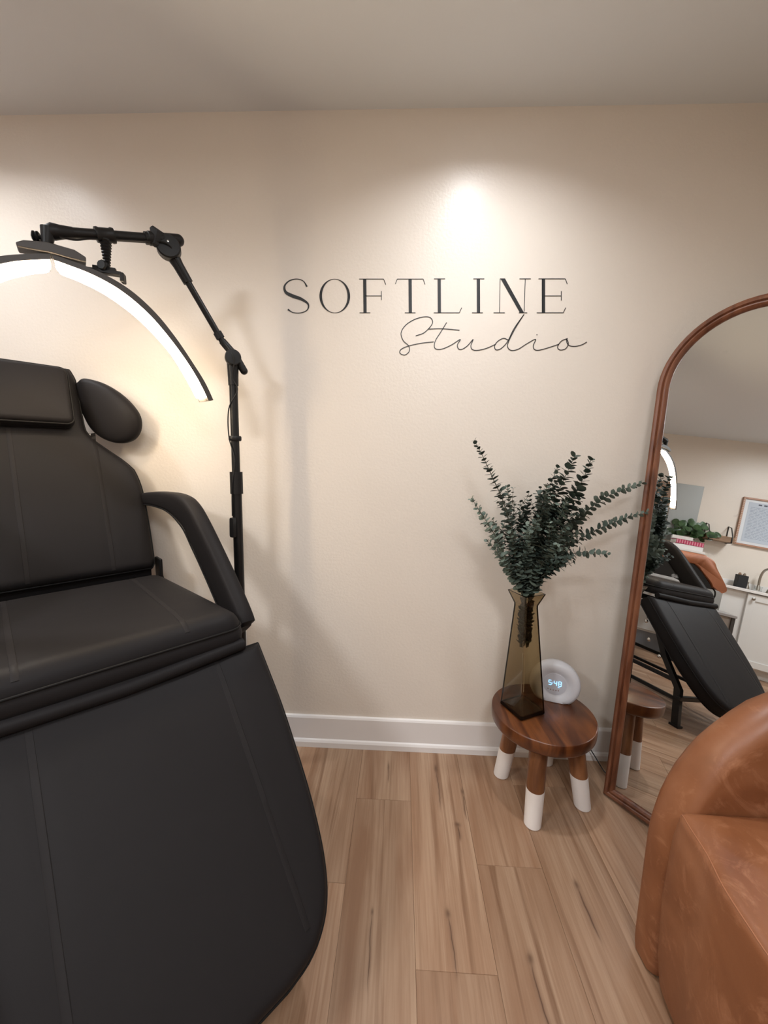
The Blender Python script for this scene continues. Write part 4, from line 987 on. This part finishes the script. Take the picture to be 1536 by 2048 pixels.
pm_.build('leaves', ramp_noise(mat('plant_leaf', rough=.4), 18, [(.35, (.012, .035, .012)), (.65, (.05, .11, .035))]), pt, ang=180)
# low side table in front of the cabinet
stb = thing('side_table', (-2.20, -1.33, 0), 'low grey side table in front of the white cabinets', 'side table')
MB().bb((-2.33, -1.475, .533), (-2.06, -1.13, .556)).build('top', mat('grey_wood_top', (.33, .31, .30), .5), stb, bevel=.002)
for x_ in (-2.31, -2.08):
    for y_ in (-1.455, -1.15): MB().bb((x_ - .012, y_ - .012, 0), (x_ + .012, y_ + .012, .533)).build('leg', M['grey_shell'], stb)
MB().bb((-2.30, -1.445, .33), (-2.09, -1.16, .53)).build('drawer_box', mat('taupe_panel', (.42, .38, .34), .5), stb, bevel=.002)

# second, tan bed seen only in the mirror
tb2 = thing('massage_table', (-1.95, -.75, 0), 'tan upholstered table with black underside behind the black treatment chair', 'massage table')
def t2p(y_): return interp(y_, [(0, 0)])
TX0, TX1 = -2.20, -1.60
sec = [(-.30, 1.020), (-.95, 1.022), (-1.03, 1.015), (-1.085, .985), (-1.115, .93), (-1.190, .815), (-1.200, .775), (-1.175, .750)]
inn_ = [(-1.110, .765), (-1.090, .80), (-1.020, .872), (-.99, .905), (-.96, .920), (-.92, .926), (-.30, .924)]
poly = smoothpath([(0, a, b_) for a, b_ in sec], 5) + smoothpath([(0, a, b_) for a, b_ in inn_], 5)
cxs = [TX0, TX0 + .01, TX0 + .05, TX1 - .05, TX1 - .01, TX1]; ins = [.02, .008, 0, 0, .008, .02]
MB().ring_loft([[V((x_, p.y, p.z - (q if i < 36 else -q) * .6)) for i, p in enumerate(poly)] for x_, q in zip(cxs, ins)], True).build('cushion', M['tan_bed'], tb2, ang=60)
up_ = [(-.30, .930), (-.92, .932), (-.965, .922), (-1.02, .876), (-1.09, .790), (-1.11, .752), (-1.05, .750), (-.98, .770), (-.92, .780), (-.30, .780)]
MB().ring_loft([[V((x_, a, b_)) for a, b_ in up_] for x_ in (TX0 + .02, TX1 - .012)], True).build('underside', M['black_matte'], tb2, bevel=.004)
MB().cyl((-1.75, -1.07, .80), (-1.75, -1.07, .012), .018).cyl((-1.68, -1.07, .80), (-1.68, -1.07, .62), .008).build('post', M['black_metal'], tb2)
for x_ in (-2.12, -1.70):
    MB().tube([(x_, -.45, .84), (x_, -.35, .40), (x_, -.30, .01)], .016, 10).build('leg', M['black_metal'], tb2)
MB().tube([(-2.12, -1.07, .84), (-2.12, -1.07, .012)], .016, 10).build('leg', M['black_metal'], tb2)
MB().tube(smoothpath([(-1.67, -1.10, .78), (-1.64, -1.14, .74), (-1.64, -1.14, .68), (-1.67, -1.10, .64)]), .006, 8).build('lever', M['black_metal'], tb2)
